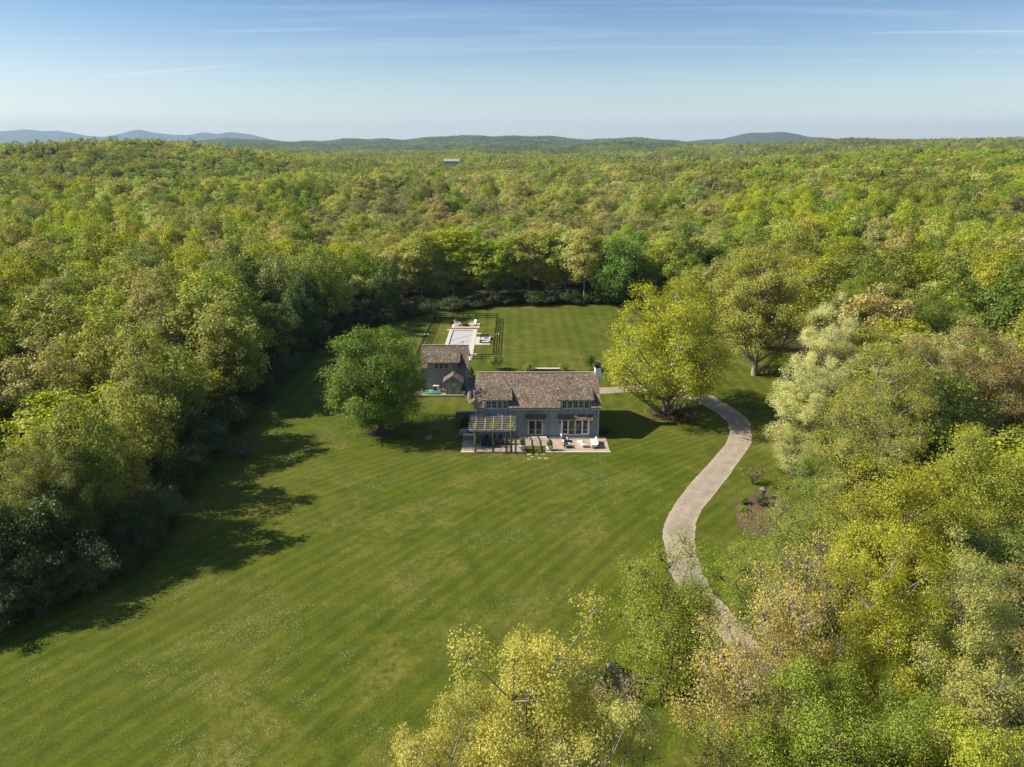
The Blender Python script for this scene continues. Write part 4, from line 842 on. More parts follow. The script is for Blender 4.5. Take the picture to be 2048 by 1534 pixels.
def make_tree(name, seed, H=16., R=5.5, zb=3., ncl=40, nsub=12, nleaf=9000, leaf=.4, shape='round', stems=1, twigs=True, lean=0., clr=(.24, .36), bark='bark', fill=.35, trunk_r=.26, limbs=True, drip=0., sub_r=.20, lobe=1.0):
    """returns (crown mesh, trunk mesh) about the tree's foot"""
    rng = np.random.default_rng(seed); Rz = (H-zb)/2; zc = (H+zb)/2
    i = np.arange(ncl)+.5; ph = np.arccos(1-2*i/ncl); th = math.pi*(1+5**.5)*i+rng.uniform(0, 6)
    d = np.stack([np.cos(th)*np.sin(ph), np.sin(th)*np.sin(ph), np.cos(ph)], 1)+rng.normal(size=(ncl, 3))*.16; d = unit(d)
    az = np.arctan2(d[:, 1], d[:, 0]); a1, a2, a3 = rng.uniform(0, 6, 3)
    lob = 1+lobe*(.15*np.sin(2*az+a1)*(1-d[:, 2]**2)+.13*np.sin(3*az+a2+2*d[:, 2])+.10*np.sin(4*d[:, 2]+a3))
    fr = np.where(rng.random(ncl) < fill, rng.uniform(.25, .62, ncl), rng.uniform(.66, .92, ncl))*lob
    prof = np.ones(ncl)
    if shape == 'dome': prof = np.where(d[:, 2] < 0, 1.05-.12*d[:, 2]**2, 1.0); zq = zc-Rz*.15
    elif shape == 'vase': prof = 1+.28*d[:, 2]; zq = zc+Rz*.05
    elif shape == 'tall': prof = 1-.12*d[:, 2]; zq = zc
    elif shape == 'spire': prof = 1-.45*d[:, 2]; zq = zc
    else: zq = zc
    Cn = np.stack([R*fr*prof*d[:, 0], R*fr*prof*d[:, 1], zq+Rz*fr*d[:, 2]*(1.0 if shape != 'dome' else np.where(d[:, 2] > 0, 1.15, .85))], 1)
    Cn[:, 0] += lean*(Cn[:, 2]/H)**1.5*H
    rc = R*rng.uniform(clr[0], clr[1], ncl)
    # sub clumps
    sd = unit(rng.normal(size=(ncl, nsub, 3))+np.array([0, 0, .45])+unit(Cn-np.array([0, 0, zc-Rz*.3]))[:, None]*.5)
    S = Cn[:, None]+sd*rc[:, None, None]*rng.uniform(.55, 1.0, (ncl, nsub, 1))*np.array([1, 1, .88]); srad = np.repeat(rc, nsub)*sub_r*rng.uniform(.7, 1.5, ncl*nsub)
    So = sd.reshape(-1, 3); S = S.reshape(-1, 3)
    w_ = srad**2; w_ = w_/w_.sum(); idx = rng.choice(len(S), nleaf, p=w_)
    off = rng.normal(size=(nleaf, 3)); ln = np.linalg.norm(off, axis=1, keepdims=True); off = off/ln*np.minimum(ln, 1.9)
    P = S[idx]+off*srad[idx][:, None]*np.array([1.08, 1.08, .84])
    if drip: P[:, 2] -= drip*rng.random(nleaf)*np.linalg.norm(off, axis=1)*.5
    ax = unit(P-np.array([0, 0, zc-Rz*.4])); Lv, Lf = leaf_quads(rng, P, unit(off)*.5+ax*.7, leaf)
    crown = quadmesh(name+'_crown', Lv, Lf)
    segs = []; 
    # stems
    bases = []
    for s in range(stems):
        a = rng.uniform(0, 6); sp = .0 if stems == 1 else rng.uniform(.15, .5); top = np.array([lean*H*.55+math.cos(a)*sp*R*.9+rng.normal()*.25, math.sin(a)*sp*R*.9+rng.normal()*.25, H*rng.uniform(.74, .86)])
        b0 = np.array([math.cos(a)*.25*(stems > 1), math.sin(a)*.25*(stems > 1), -.15]); mid = (b0+top)*.5+rng.normal(size=3)*np.array([.35, .35, 0])-np.array([0, 0, 0])
        pts = bez(b0, mid, top, 9); rr = trunk_r/(stems**.5)*np.linspace(1, .07, 9)**.85; rr[0] *= 1.35; segs.append((pts, rr)); bases.append(pts)
    if limbs:
        for c, r in zip(Cn, rc):
            pts = bases[rng.integers(len(bases))]; hz = np.clip(c[2]-rng.uniform(.5, .95)*np.linalg.norm(c[:2]-pts[5][:2])-.5, zb*.55+.2, H*.72); k = int(np.argmin(abs(pts[:, 2]-hz))); s0 = pts[k]
            dist = np.linalg.norm(c-s0); m = (s0+c)/2+np.array([0, 0, -.10*dist])+rng.normal(size=3)*.12*dist*.5; r0 = min(trunk_r*.42*(1-.6*s0[2]/H), .02+dist*.022)
            segs.append((bez(s0, m, c, 5), r0*np.linspace(1, .35, 5)))
    if twigs:
        for q in range(len(S)):
            c = Cn[q//nsub]; s = S[q]; segs.append((bez(c, (c+s)/2+rng.normal(size=3)*.1, s, 3), np.array([.028, .018, .008])*max(1, R/6)))
    Tv, Tf = tubes(segs); trunk = quadmesh(name+'_trunk', Tv, Tf)
    crown.materials.append(M['leaf']); trunk.materials.append(M[bark]); trunk.polygons.foreach_set('use_smooth', np.ones(len(trunk.polygons), bool))
    return crown, trunk
def make_conifer(name, seed, H=14., R=3., nleaf=7000, leaf=.35, thin=0.0):
    rng = np.random.default_rng(seed); segs = [(np.array([[0, 0, -.1], [0, 0, H*.5], [0, 0, H]]), np.array([.2, .12, .02]))]; Ps = []; Os = []
    nb = int(H*7); per = nleaf//nb
    for i in range(nb):
        u = ((i+.5)/nb)**.85; z = H*(.07+.92*u); L = R*(1-u)**.8*rng.uniform(.7, 1.15)+.12; a = rng.uniform(0, 2*math.pi); dv = np.array([math.cos(a), math.sin(a), -.16]); e = np.array([0, 0, z])+dv*L
        segs.append((np.array([[0, 0, z], (np.array([0, 0, z])+e)/2+[0, 0, .05], e]), np.array([.035, .025, .008])))
        t = rng.random(per)**.65; side = np.array([-dv[1], dv[0], 0]); p = np.array([0, 0, z])+dv*(L*t)[:, None]+side*((rng.random(per)-.5)*L*.42*(1.15-t))[:, None]+rng.normal(size=(per, 3))*.06-np.array([0, 0, .12])*rng.random(per)[:, None]
        Ps.append(p); Os.append(np.tile(dv, (per, 1)))
    P = np.concatenate(Ps); O = np.concatenate(Os); Lv, Lf = leaf_quads(rng, P, O, leaf, up=.6, outw=.3, elong=2.0, rand=.6)
    cr = quadmesh(name+'_crown', Lv, Lf); Tv, Tf = tubes(segs); tk = quadmesh(name+'_trunk', Tv, Tf); cr.materials.append(M['leaf']); tk.materials.append(M['bark']); return cr, tk
def lift(c):
    m = max(c[:3]); k = 1.15+.5*min(1, max(0, (m-.06)/.16)); k *= 1-.35*min(1, max(0, (m-.32)/.3)); return (min(.8, c[0]*k*1.05), min(.8, c[1]*k), min(.7, c[2]*k*.9))
def thing_tree(name, x, y, z, s, rz, col, meshes, label, cat='tree', group=None, sz=None, parts=('crown', 'trunk')):
    col = lift(col)
    o = empty(name, (x, y, z), label, cat, group, rz); o.scale = (s, s, sz or s)
    for nm, me in zip(parts, meshes):
        c = bpy.data.objects.new(nm, me); C.objects.link(c); c.parent = o; c.color = (*col, 1)
    return o
COL = {'bright green': (.165, .222, .014), 'yellow-green': (.215, .242, .010), 'olive green': (.165, .192, .028), 'pale cream-green': (.31, .345, .13), 'dark green': (.058, .095, .012), 'tan budding': (.245, .235, .085),
       'grey-green': (.160, .188, .060), 'golden': (.33, .29, .09), 'mid green': (.115, .165, .016), 'silvery white': (.50, .53, .30), 'reddish tan': (.26, .20, .10), 'light olive': (.215, .232, .048), 'brown twiggy': (.165, .162, .072)}
def jit(c, rg, a=.12):
    k = 1+rg.uniform(-a, a); return tuple(min(.8, max(.01, v*k*(1+rg.uniform(-a*.4, a*.4)))) for v in c)
rt = random.Random(21)
PLACED = []     # (x, y, R)
def hero(label, kind, x, y, H, R, meshes, mh, mr, col, rz=None, name=None, z=0.0, c=None, cat='tree', group=None):
    while x < -22 and y < 150 and inside(LAWN, x+R*.3, y): x -= .4
    s = R/mr; sz = H/mh; PLACED.append((x, y, R)); return thing_tree(name or kind, x, y, z, s, rt.uniform(0, 6.28) if rz is None else rz, c or jit(COL[col], rt, .05), meshes, label, cat, group, sz)
# ---- single trees of the garden, each with a mesh of its own
x, y = G(762, 864)
A = make_tree('round_tree', 5, 16.4, 7.3, .9, 105, 14, 66000, .23, 'dome', 1, True, lean=-.02, trunk_r=.42, clr=(.18, .26), fill=.25, sub_r=.27, lobe=.3)
hero('large round mid-green tree with dark trunk standing alone left of the house', 'broadleaf_tree', x, y, 16.2, 7.2, A, 16.4, 7.3, 'mid green', 0, c=(.104, .168, .008))
x, y = G(1332, 826)
A = make_tree('maple', 8, 21.8, 9.6, .9, 100, 14, 52000, .26, 'dome', 1, True, trunk_r=.50, clr=(.17, .27), fill=.38, sub_r=.24, bark='palebark', lobe=1.0)
hero('huge yellow-green maple beside the drive at the right end of the house', 'maple_tree', x, y, 23.4, 9.2, A, 21.8, 9.3, 'yellow-green', 1.0, c=(.235, .255, .004))
A = make_tree('oak', 9, 24.5, 8.6, 1.6, 100, 13, 48000, .28, 'round', 2, True, trunk_r=.62, clr=(.18, .27), fill=.35, sub_r=.22, bark='palebark')
x, y = G(1508, 750); hero('tall tan-green twin-trunk oak on the lawn behind the yellow maple', 'oak_tree', x, y, 24.5, 8.8, A, 24.5, 8.6, 'light olive', 2.0, c=(.230, .240, .040))
A = make_tree('linden', 10, 18.5, 8.6, 1.0, 80, 12, 22000, .40, 'dome', 1, True, trunk_r=.42, clr=(.20, .30), fill=.3, sub_r=.25)
x, y = G(1245, 611); hero('dense dark green tree at the far right corner of the back lawn', 'broadleaf_tree', x, y, 18.8, 9.0, A, 18.5, 8.6, 'dark green', 0.2, c=(.082, .165, .005))
# ---- shared kinds, near (fine leaves) and middle distance
NEAR = [  # (name, height, radius, meshes)
 ('open', 18, 5.5, make_tree('open_near', 31, 18, 5.5, 3.5, 52, 15, 46000, .145, 'round', 2, True, trunk_r=.24, bark='palebark', clr=(.20, .30), fill=.35, sub_r=.22)),
 ('open', 18, 5.5, make_tree('open_near_b', 32, 18, 5.5, 4.5, 50, 15, 42000, .15, 'vase', 3, True, trunk_r=.26, bark='palebark', clr=(.20, .30), fill=.35, sub_r=.21)),
 ('full', 17, 5.5, make_tree('full_near', 33, 17, 5.5, 2.0, 58, 15, 56000, .15, 'tall', 1, True, trunk_r=.24, clr=(.20, .31), fill=.3, sub_r=.25)),
 ('wispy', 14, 4.2, make_tree('wispy_near', 34, 14, 4.2, .8, 52, 15, 24000, .125, 'vase', 4, True, trunk_r=.16, clr=(.22, .34), fill=.45, sub_r=.30, drip=.3)),
 ('bare', 15, 5.0, make_tree('bare_near', 36, 15, 5.0, 2.5, 46, 15, 17000, .145, 'vase', 3, True, trunk_r=.22, clr=(.22, .34), fill=.45, bark='palebark')),
]
MID = [
 ('full', 16, 5.6, make_tree('full_mid', 41, 16, 5.6, 2.5, 42, 12, 9500, .40, 'round', 1, False, trunk_r=.26, clr=(.22, .33), sub_r=.26)),
 ('full', 17, 5.4, make_tree('full_mid_b', 42, 17, 5.4, 3.0, 38, 12, 8500, .42, 'tall', 1, False, trunk_r=.26, clr=(.24, .35), sub_r=.26)),
 ('full', 15, 6.0, make_tree('full_mid_c', 43, 15, 6.0, 2.0, 46, 11, 9500, .42, 'dome', 2, False, trunk_r=.28, clr=(.22, .33), sub_r=.25)),
 ('open', 17, 5.4, make_tree('open_mid', 44, 17, 5.4, 5.0, 40, 12, 9000, .35, 'round', 2, True, trunk_r=.24, clr=(.22, .32), bark='palebark', sub_r=.22)),
 ('open', 18, 5.0, make_tree('open_mid_b', 45, 18, 5.0, 6.0, 38, 12, 8600, .35, 'vase', 1, True, trunk_r=.24, clr=(.22, .34), bark='palebark', sub_r=.22)),
 ('bare', 15, 5.0, make_tree('bare_mid', 46, 15, 5.0, 3.0, 40, 14, 6500, .24, 'vase', 2, True, trunk_r=.2, clr=(.24, .36), bark='palebark')),
]
SLIM = [('slim', 20, 4.6, make_tree('oval_mid%d' % i, 51+i, 20, 4.2, (3.5, 5.5, 4.0)[i], 74, 11, (16000, 13000, 15000)[i], .36, ('round', 'tall', 'round')[i], 1, True, trunk_r=.2, clr=(.24, .36), bark='palebark', fill=.3, sub_r=.27)) for i in range(3)]
CONI = [('conifer', 14, 3.0, make_conifer('conifer_mid', 61)), ('conifer', 12, 3.4, make_conifer('conifer_mid_b', 62, 12, 3.4, 6000, .4))]
SHR = [('shrub', 3, 2.0, make_tree('shrub_mid', 71, 3, 2.0, .0, 22, 10, 2600, .24, 'round', 4, True, trunk_r=.08, clr=(.3, .45), sub_r=.28)),
       ('shrub', 3.4, 2.2, make_tree('shrub_mid_b', 72, 3.4, 2.2, .0, 24, 10, 2200, .26, 'vase', 5, True, trunk_r=.08, clr=(.3, .45), sub_r=.28))]
BIGSH = [('bigshrub', 4.5, 2.8, make_tree('bush_big', 74, 4.5, 2.8, .0, 34, 12, 12000, .19, 'dome', 5, True, trunk_r=.09, clr=(.26, .4), sub_r=.28)), ('bigshrub', 4.5, 2.8, make_tree('bush_big_b', 75, 4.5, 2.8, .0, 34, 12, 10000, .20, 'round', 5, True, trunk_r=.09, clr=(.26, .4), sub_r=.26))]
def TOP(px, py, h): return G(px, py, h)
def put(label, col, px, py, h, wpx, kind='near', v=0, name='broadleaf_tree', base=False, **kw):
    """tree whose top shows at (px, py); wpx is how wide its crown is seen"""
    x, y = G(px, py) if base else TOP(px, py, h)
    d = y*_c-(h*.6-CAM_H)*_s; Rr = wpx/F_PX*d/2
    lib = {'near': NEAR, 'mid': MID, 'slim': SLIM, 'con': CONI, 'shrub': SHR}[kind]; k, mh, mr, me = lib[v]
    return hero(label, name, x, y, h, Rr, me, mh, mr, col, name=name, **kw)
# right foreground, from the bottom edge upwards
put('pale yellow-olive tree at the bottom centre, tallest crown overhanging the lawn', 'light olive', 1085, 1222, 18, 330, v=1, name='maple_tree', c=(.30, .29, .055))
put('pale yellow-olive low crown at the very bottom, left of the tallest bottom tree', 'light olive', 900, 1372, 15.5, 260, v=0, name='maple_tree', c=(.29, .28, .06))
put('pale creamy bottom tree right of the tallest bottom tree, below the boulders', 'pale cream-green', 1215, 1400, 15, 290, v=0, name='maple_tree', c=(.32, .32, .10))
put('wispy fresh green tree standing on the lawn edge left of the lower drive', 'bright green', 1325, 1395, 13.2, 250, v=3, name='willow_tree', base=True, c=(.17, .21, .015))
put('small wispy green sapling overhanging the drive at its lower bend', 'bright green', 1395, 1118, 9.5, 110, v=3, name='willow_tree', c=(.17, .24, .03))
put('golden budding tree with pale leaning stems right of the lower drive', 'golden', 1490, 1205, 16, 250, v=4, name='oak_tree', c=(.34, .295, .10))
put('golden tall tree with straight pale trunk, above the lower drive at right', 'golden', 1610, 1070, 18, 230, v=4, name='oak_tree', c=(.34, .29, .10))
put('yellow-lime tree with visible grey trunk right of the golden trees', 'yellow-green', 1790, 1050, 18, 250, v=0, name='maple_tree', c=(.25, .26, .010))
put('yellow-lime broad crown above the yellow-lime tree with visible trunk', 'yellow-green', 1830, 905, 18, 250, v=2, name='maple_tree', c=(.22, .23, .012))
put('pale green birch crown at the right edge, beside the yellow-lime tree', 'pale cream-green', 1960, 1085, 17, 230, v=0, name='birch_tree', c=(.25, .27, .07))
put('bright green young tree at bottom right, below the golden leaning tree', 'bright green', 1660, 1335, 14, 260, v=2, c=(.17, .225, .02))
put('bright green young tree at the bottom edge, right of the drive end', 'bright green', 1480, 1440, 12, 230, v=3, c=(.18, .225, .02))
put('bright green tree in the bottom right, under the yellow-lime tree', 'bright green', 1820, 1365, 14, 250, v=2, c=(.15, .20, .018))
put('pale olive open tree in the bottom right corner of the wood', 'pale cream-green', 1985, 1290, 16, 240, v=1, name='birch_tree', c=(.26, .26, .07))
put('light green crown at the bottom edge between the two bright green trees', 'bright green', 1740, 1470, 12.5, 240, v=3, c=(.18, .23, .025))
put('yellow-green corner tree at the lower right edge of the photo', 'yellow-green', 2010, 1440, 15, 260, v=2, c=(.24, .27, .02))
# right wood along the drive
put('airy green birch behind the mulch island right of the drive', 'bright green', 1605, 958, 12, 180, v=3, name='birch_tree', c=(.17, .21, .03))
put('airy green birch below the mulch island right of the drive', 'bright green', 1530, 1075, 9.5, 190, v=3, name='birch_tree', c=(.17, .22, .025))
put('airy green birch right of the mulch island, before the golden tree', 'bright green', 1670, 1010, 12, 170, v=3, name='birch_tree', c=(.18, .21, .03))
put('small brownish spruce standing on grass right of the drive', 'olive green', 1583, 945, 7.0, 60, kind='con', v=1, name='spruce_tree', base=True, c=(.085, .075, .03))
put('creamy white blossoming tree, upper tall crown behind the drive shade', 'silvery white', 1668, 600, 19, 132, kind='near', v=0, name='birch_tree', c=(.56, .58, .30))
put('creamy white blossoming tree, lower broad crown nearest the drive shade', 'silvery white', 1622, 730, 14.5, 140, kind='near', v=1, name='birch_tree', c=(.50, .53, .25))
put('creamy pale green shrubby tree at the foot of the white blossoming ones', 'pale cream-green', 1600, 850, 7, 110, kind='near', v=3, name='birch_tree', c=(.38, .40, .18))
put('broad pale olive tree right of the white blossoming trees', 'light olive', 1800, 672, 20, 230, v=0, name='oak_tree', c=(.19, .20, .035))
put('broad tan-olive tree at the right edge above the yellow-lime wood', 'light olive', 1925, 640, 20, 220, v=0, name='oak_tree', c=(.23, .205, .07))
put('reddish tan budding tree at the right edge of the photo', 'reddish tan', 2020, 665, 18, 150, v=4, name='maple_tree', c=(.30, .21, .08))
put('light olive broad crown in the right wood behind the spruce', 'light olive', 1760, 790, 18, 230, v=0, name='oak_tree', c=(.205, .215, .04))
put('fresh green crown in the right wood between olive and yellow crowns', 'bright green', 1690, 850, 14, 150, v=2, c=(.14, .19, .035))
put('light olive crown at the right edge above the pale birch', 'light olive', 1990, 850, 18, 220, v=2, name='maple_tree', c=(.21, .235, .025))
put('bright leafy green crown behind the white blossoming trees', 'bright green', 1740, 540, 20, 150, kind='near', v=2, c=(.15, .19, .012))
put('yellow-green crown left of the bright leafy green crown, behind white blossoms', 'yellow-green', 1640, 515, 19, 150, kind='mid', v=0, c=(.22, .235, .015))
put('deep green crown in the right wood above the broad olive oaks', 'bright green', 1890, 585, 18, 150, kind='near', v=2, c=(.12, .165, .014))
put('tan-green crown right behind the twin-trunk oak', 'light olive', 1590, 490, 20, 120, kind='mid', v=3, name='oak_tree', c=(.20, .19, .05))
# behind the back lawn: a row of slim pale trunks
for i, (px, top, wd, col, lb) in enumerate([(795, 490, 75, 'tan budding', 'tan-green slim tree left of the bright one behind the pool court'), (838, 468, 80, 'light olive', 'tan-orange budding tree behind the left end of the pool court'),
    (905, 452, 105, 'yellow-green', 'tall bright yellow-green tree behind the pool court'), (872, 520, 80, 'tan budding', 'tan budding tree before the tall bright one behind the pool'), (950, 505, 80, 'light olive', 'light olive tree behind the middle of the pool court'),
    (985, 478, 80, 'bright green', 'bright green slim tree behind the right end of the pool court'), (1020, 470, 75, 'light olive', 'light olive slim tree with pale trunk behind the pool fence corner'), (1058, 468, 75, 'tan budding', 'pale tan slim tree behind the middle of the back lawn, left'),
    (1095, 455, 80, 'light olive', 'light olive slim tree behind the middle of the back lawn'), (1135, 450, 85, 'pale cream-green', 'tallest pale slim tree behind the back lawn'), (1172, 462, 80, 'tan budding', 'pale tan slim tree left of the dark green corner tree'),
    (1205, 475, 70, 'light olive', 'light olive slim tree half hidden by the dark green corner tree'), (1345, 470, 95, 'light olive', 'light olive tree right behind the dark green corner tree'), (1400, 480, 90, 'tan budding', 'pale tan tree above the yellow maple crown'), (1430, 500, 80, 'light olive', 'light olive tree between the yellow maple and the twin-trunk oak')]):
    x, y = TOP(px, top, 19.5); y = max(y, 184+((i*37) % 9)); x = (px-1024)*(y*_c+(CAM_H-18)*_s)/F_PX
    d = y*_c+(CAM_H-12)*_s; k, mh, mr, me = SLIM[i % 3]
    h = W(px, top, y)[1]; hero(lb, 'oak_tree', x, y, h+1.2, wd/F_PX*d/2*1.15, me, mh, mr, col, c=(COL[col][0]*1.14, COL[col][1]*1.17, COL[col][2]))
# evergreens and dark trees between the left wood and the pool court
for px, py, hh, wd, lb in [(640, 560, 14, 60, 'dark green tree in the left back corner wood, first of the dark group'), (680, 575, 13, 60, 'dark green tree behind the round tree, left of its top'), (715, 560, 14, 65, 'dark green tree directly above the round tree'), (752, 570, 13, 60, 'dark green tree above the right side of the round tree'), (770, 520, 14, 70, 'dark green tree left of the pool court, behind the others')]:
    x, y = TOP(px, py, hh); put(lb, 'dark green', px, py-6, hh+1.0, wd*1.1, kind='mid', v=(px//5) % 2, c=(.065, .12, .014))
# left wood, front row
LEFTW = [(560, 480, 18, 120, 'yellow-green', 'tall bright yellow-green tree rising above the left back wood', 0), (500, 500, 17, 90, 'bright green', 'bright green crown left of the tall bright one in the left wood', 1),
 (420, 545, 18, 150, 'yellow-green', 'large yellow-olive crown in the front of the left wood', 0), (500, 600, 17, 140, 'light olive', 'broad olive crown overhanging the upper left lawn shade', 2), (375, 520, 16, 90, 'yellow-green', 'small lime crown behind the large yellow-olive crown', 1),
 (335, 600, 16, 120, 'grey-green', 'grey-green airy crown left of the large yellow-olive crown', 3), (270, 650, 17, 130, 'light olive', 'light olive crown in the middle of the left wood', 0), (180, 640, 17, 140, 'light olive', 'pale gold crown in the left wood above the dark front trees', 2),
 (90, 560, 16, 130, 'grey-green', 'grey-green crown at the left edge of the photo, upper', 3), (60, 680, 17, 140, 'tan budding', 'tan crown at the left edge above the dark front trees', 4), (30, 500, 18, 130, 'bright green', 'bright green rounded tree at the far left edge', 0),
 (502, 650, 14, 95, 'mid green', 'mid green crown at the edge of the upper left lawn', 1), (345, 690, 15, 115, 'olive green', 'olive crown hanging over the left lawn shade', 2), (285, 725, 14, 110, 'mid green', 'mid green crown on the lawn edge, middle of left wood', 0),
 (250, 760, 15, 140, 'light olive', 'light olive crown on the lawn edge, left wood', 2), (262, 850, 12, 110, 'mid green', 'grey-green leafy crown at the lawn edge, above the dark shade', 3), (150, 800, 16, 150, 'olive green', 'olive crown behind the dark front trees at left', 0),
 (60, 860, 14, 160, 'mid green', 'deep green tree in the left foreground, leftmost of the dark front trees', 0), (170, 890, 12.5, 140, 'mid green', 'deep green tree in the left foreground, right of the leftmost', 1), (20, 960, 13, 150, 'dark green', 'dark green low tree at the left edge beside the shaded lawn', 2),
 (588, 612, 12, 75, 'mid green', 'mid green crown at the left end of the back lawn strip', 1), (230, 960, 10, 130, 'dark green', 'dark bushy tree at the lawn edge in the left foreground', 2), (110, 1010, 9, 150, 'dark green', 'dark bushy tree nearest the camera on the left lawn edge', 2)]
for px, py, hh, wd, col, lb, v in LEFTW:
    near = py > 820
    put(lb, col, px, py, hh, wd*1.05, kind='near' if near and v != 2 else 'mid', v=(v if not near or v < 4 else 0) if not (near and v in (0, 1)) else 2, c=jit({'mid green': (.150, .172, .022)}.get(col, COL[col]), rt, .05))
BUSH = [(-40, 1262, 4.0, 150), (15, 1238, 4.6, 130), (75, 1212, 5.2, 130), (130, 1190, 4.2, 120), (185, 1168, 5.0, 120), (240, 1140, 4.4, 110), (285, 1100, 4.8, 100), (318, 1050, 4.4, 95), (345, 1000, 4.8, 90), (385, 950, 4.2, 90), (420, 905, 4.6, 80), (470, 850, 4.2, 80), (520, 800, 4.0, 70), (575, 745, 3.6, 60)]
for i, (px, py, h_, wd_) in enumerate(BUSH):
    nm_ = ['in the bottom left corner of the wall of trees', 'under the leftmost dark tree', 'just right of the leftmost dark tree', 'in front of the dark trees at left', 'below the second dark tree', 'at the deepest corner of the left shade', 'right of the dark front trees', 'where the left shade turns', 'beside the broad shade on the lawn', 'behind the broad lawn shade', 'left of the bare twiggy shrub', 'above the bare twiggy shrub', 'by the upper shade', 'where the upper lawn strip narrows'][i]
    x, y = G(px, py); k_, mh, mr, me = BIGSH[i % 2]; d_ = y*_c+(CAM_H-2)*_s; cl = [(.075, .10, .02), (.10, .13, .05), (.06, .09, .016)][i % 3]
    thing_tree('bush', x, y, 0, wd_/F_PX*d_/2/mr, i*1.3, cl, me, '%s bush %s' % (['olive green', 'silvery green', 'deep green'][i % 3], nm_), 'bush', 'bushes at the foot of the left wood', h_/mh, ('foliage', 'stem'))
# garden shrubs and small trees
def shrub(label, px, py, h, wpx, col, v=0, name='shrub', lib=None, cat='shrub', grp=None):
    x, y = G(px, py); d = y*_c+(CAM_H-h)*_s; k, mh, mr, me = (lib or SHR)[v]
    return thing_tree(name, x, y, .02, wpx/F_PX*d/2/mr, rt.uniform(0, 6), COL[col] if isinstance(col, str) else col, me, label, cat, grp, h/mh, ('foliage', 'stem'))
SMALLT = [('small', 3.2, 1.6, make_tree('small_tree', 81, 3.2, 1.6, 1.2, 24, 10, 3600, .16, 'round', 1, True, trunk_r=.09, clr=(.3, .45)))]
BOX = [('box', 1.0, .36, make_tree('boxwood', 82, 1.0, .36, .0, 26, 8, 2600, .07, 'spire', 1, False, trunk_r=.03, clr=(.3, .4), fill=.2, sub_r=.3))]
TWIG = [('twig', 2.4, 1.5, make_tree('twiggy', 83, 2.4, 1.5, .3, 26, 12, 500, .13, 'vase', 5, True, trunk_r=.10, clr=(.35, .5)))]
shrub('small spreading green tree behind the house roof at the fence corner', 992, 739, 2.7, 30, 'olive green', 0, 'small_tree', SMALLT, 'tree')
shrub('small spreading green tree behind the roof just left of the chimney', 1178, 741, 3.0, 28, 'mid green', 0, 'small_tree', SMALLT, 'tree')
shrub('low yellow-green shrub at the left end of the pale wall behind the house', 1056, 743, 1.6, 22, 'bright green'); shrub('low yellow-green shrub at the right end of the pale wall behind the house', 1128, 743, 1.5, 20, 'bright green', 1)
shrub('dark clipped shrub at the right corner of the outbuilding', 943, 752, 1.6, 9, 'dark green', 0, lib=BOX)
for i, (pt, lb, h) in enumerate(zip(PLANTERS, ('cone boxwood in the white planter left of the grass notch', 'cone boxwood in the white planter right of the grass notch', 'dark boxwood in the farther grey urn', 'dark boxwood in the grey urn by the porch'), (1.0, 1.0, .8, .7))):
    thing_tree('boxwood', pt.location.x, pt.location.y, pt.location.z+.62, 1.0 if i < 2 else .8, i, (.06, .15, .015) if i < 2 else COL['dark green'], BOX[0][3], lb, 'shrub', 'boxwoods in pots', h, ('foliage', 'stem'))
shrub('bare purplish twiggy shrub alone in the shaded left lawn', 485, 915, 2.4, 64, (.10, .075, .05), 0, 'bare_shrub', TWIG)
shrub('bare yellowish twiggy shrub on the grass above the mulch island', 1508, 968, 2.2, 44, 'tan budding', 0, 'bare_shrub', TWIG)
shrub('low round green shrub at the left tip of the mulch island', 1487, 1008, .8, 20, 'mid green'); shrub('low round green shrub in the mulch island below the other', 1484, 1023, .7, 18, 'bright green', 1)
shrub('spiky dark green dwarf pine before the stone lantern', 1521, 1010, 1.1, 26, 'dark green', 1)
shrub('pale blue-green shrub among the birches right of the mulch island', 1620, 1050, 1.6, 34, 'silvery white', 0)
shrub('pink and white blossoming shrub in front of the foreground boulders', 1232, 1412, 1.8, 90, (.62, .50, .42), 1, 'flowering_shrub', [NEAR[4], ('f', 2.4, 1.5, make_tree('blossom', 85, 2.4, 1.5, .5, 26, 10, 1400, .085, 'vase', 4, True, trunk_r=.06, clr=(.3, .5)))])
shrub('green leafy shrub behind and left of the foreground boulders', 1175, 1372, 2.6, 90, 'mid green', 1); shrub('dark shrub in shade under the garden walls left of the house', 930, 850, 1.3, 34, 'dark green'); shrub('dark shrub against the right wall of the house in shade', 1212, 866, .9, 24, 'dark green', 1)
shrub('reddish low shrub at the foot of the yellow maple', 1362, 836, 1.0, 60, (.12, .10, .04), 1)
# climbers on the pergola
def climber(label, x, y, r, seed, posts=True):
    rng = np.random.default_rng(seed); P = rng.normal(size=(420, 3))*np.array([.13+r*.18, .7, .07])+np.array([0, .5, 0])+np.array([0, 0, 3.66]); P = P[:int(90+r*120)]; Lv, Lf = leaf_quads(rng, P, rng.normal(size=(len(P), 3))*.3, .13); me = quadmesh('vine', Lv, Lf); me.materials.append(M['leaf'])
    t = np.linspace(0, 1, 9)[:, None]; st = np.concatenate([.17*np.cos(9*t), -.17*np.abs(np.sin(9*t))-.05, 3.6*t], 1); Tv, Tf = tubes([(st, np.full(9, .035))], 5); tm = quadmesh('vine_stem', Tv, Tf); tm.materials.append(M['bark'])
    thing_tree('climbing_vine', x, y, .1, 1, 0, (.24, .25, .03), (me, tm), label, 'vine', 'vines on the pergola', None, ('foliage', 'stem'))
climber('young climbing vine on the left pergola post', pfx[0], 89.0, .35, 1); climber('young climbing vine on the middle pergola post, spreading furthest', pfx[1], 89.1, .75, 2); climber('young climbing vine on the right pergola post', pfx[2], 89.0, .6, 3)

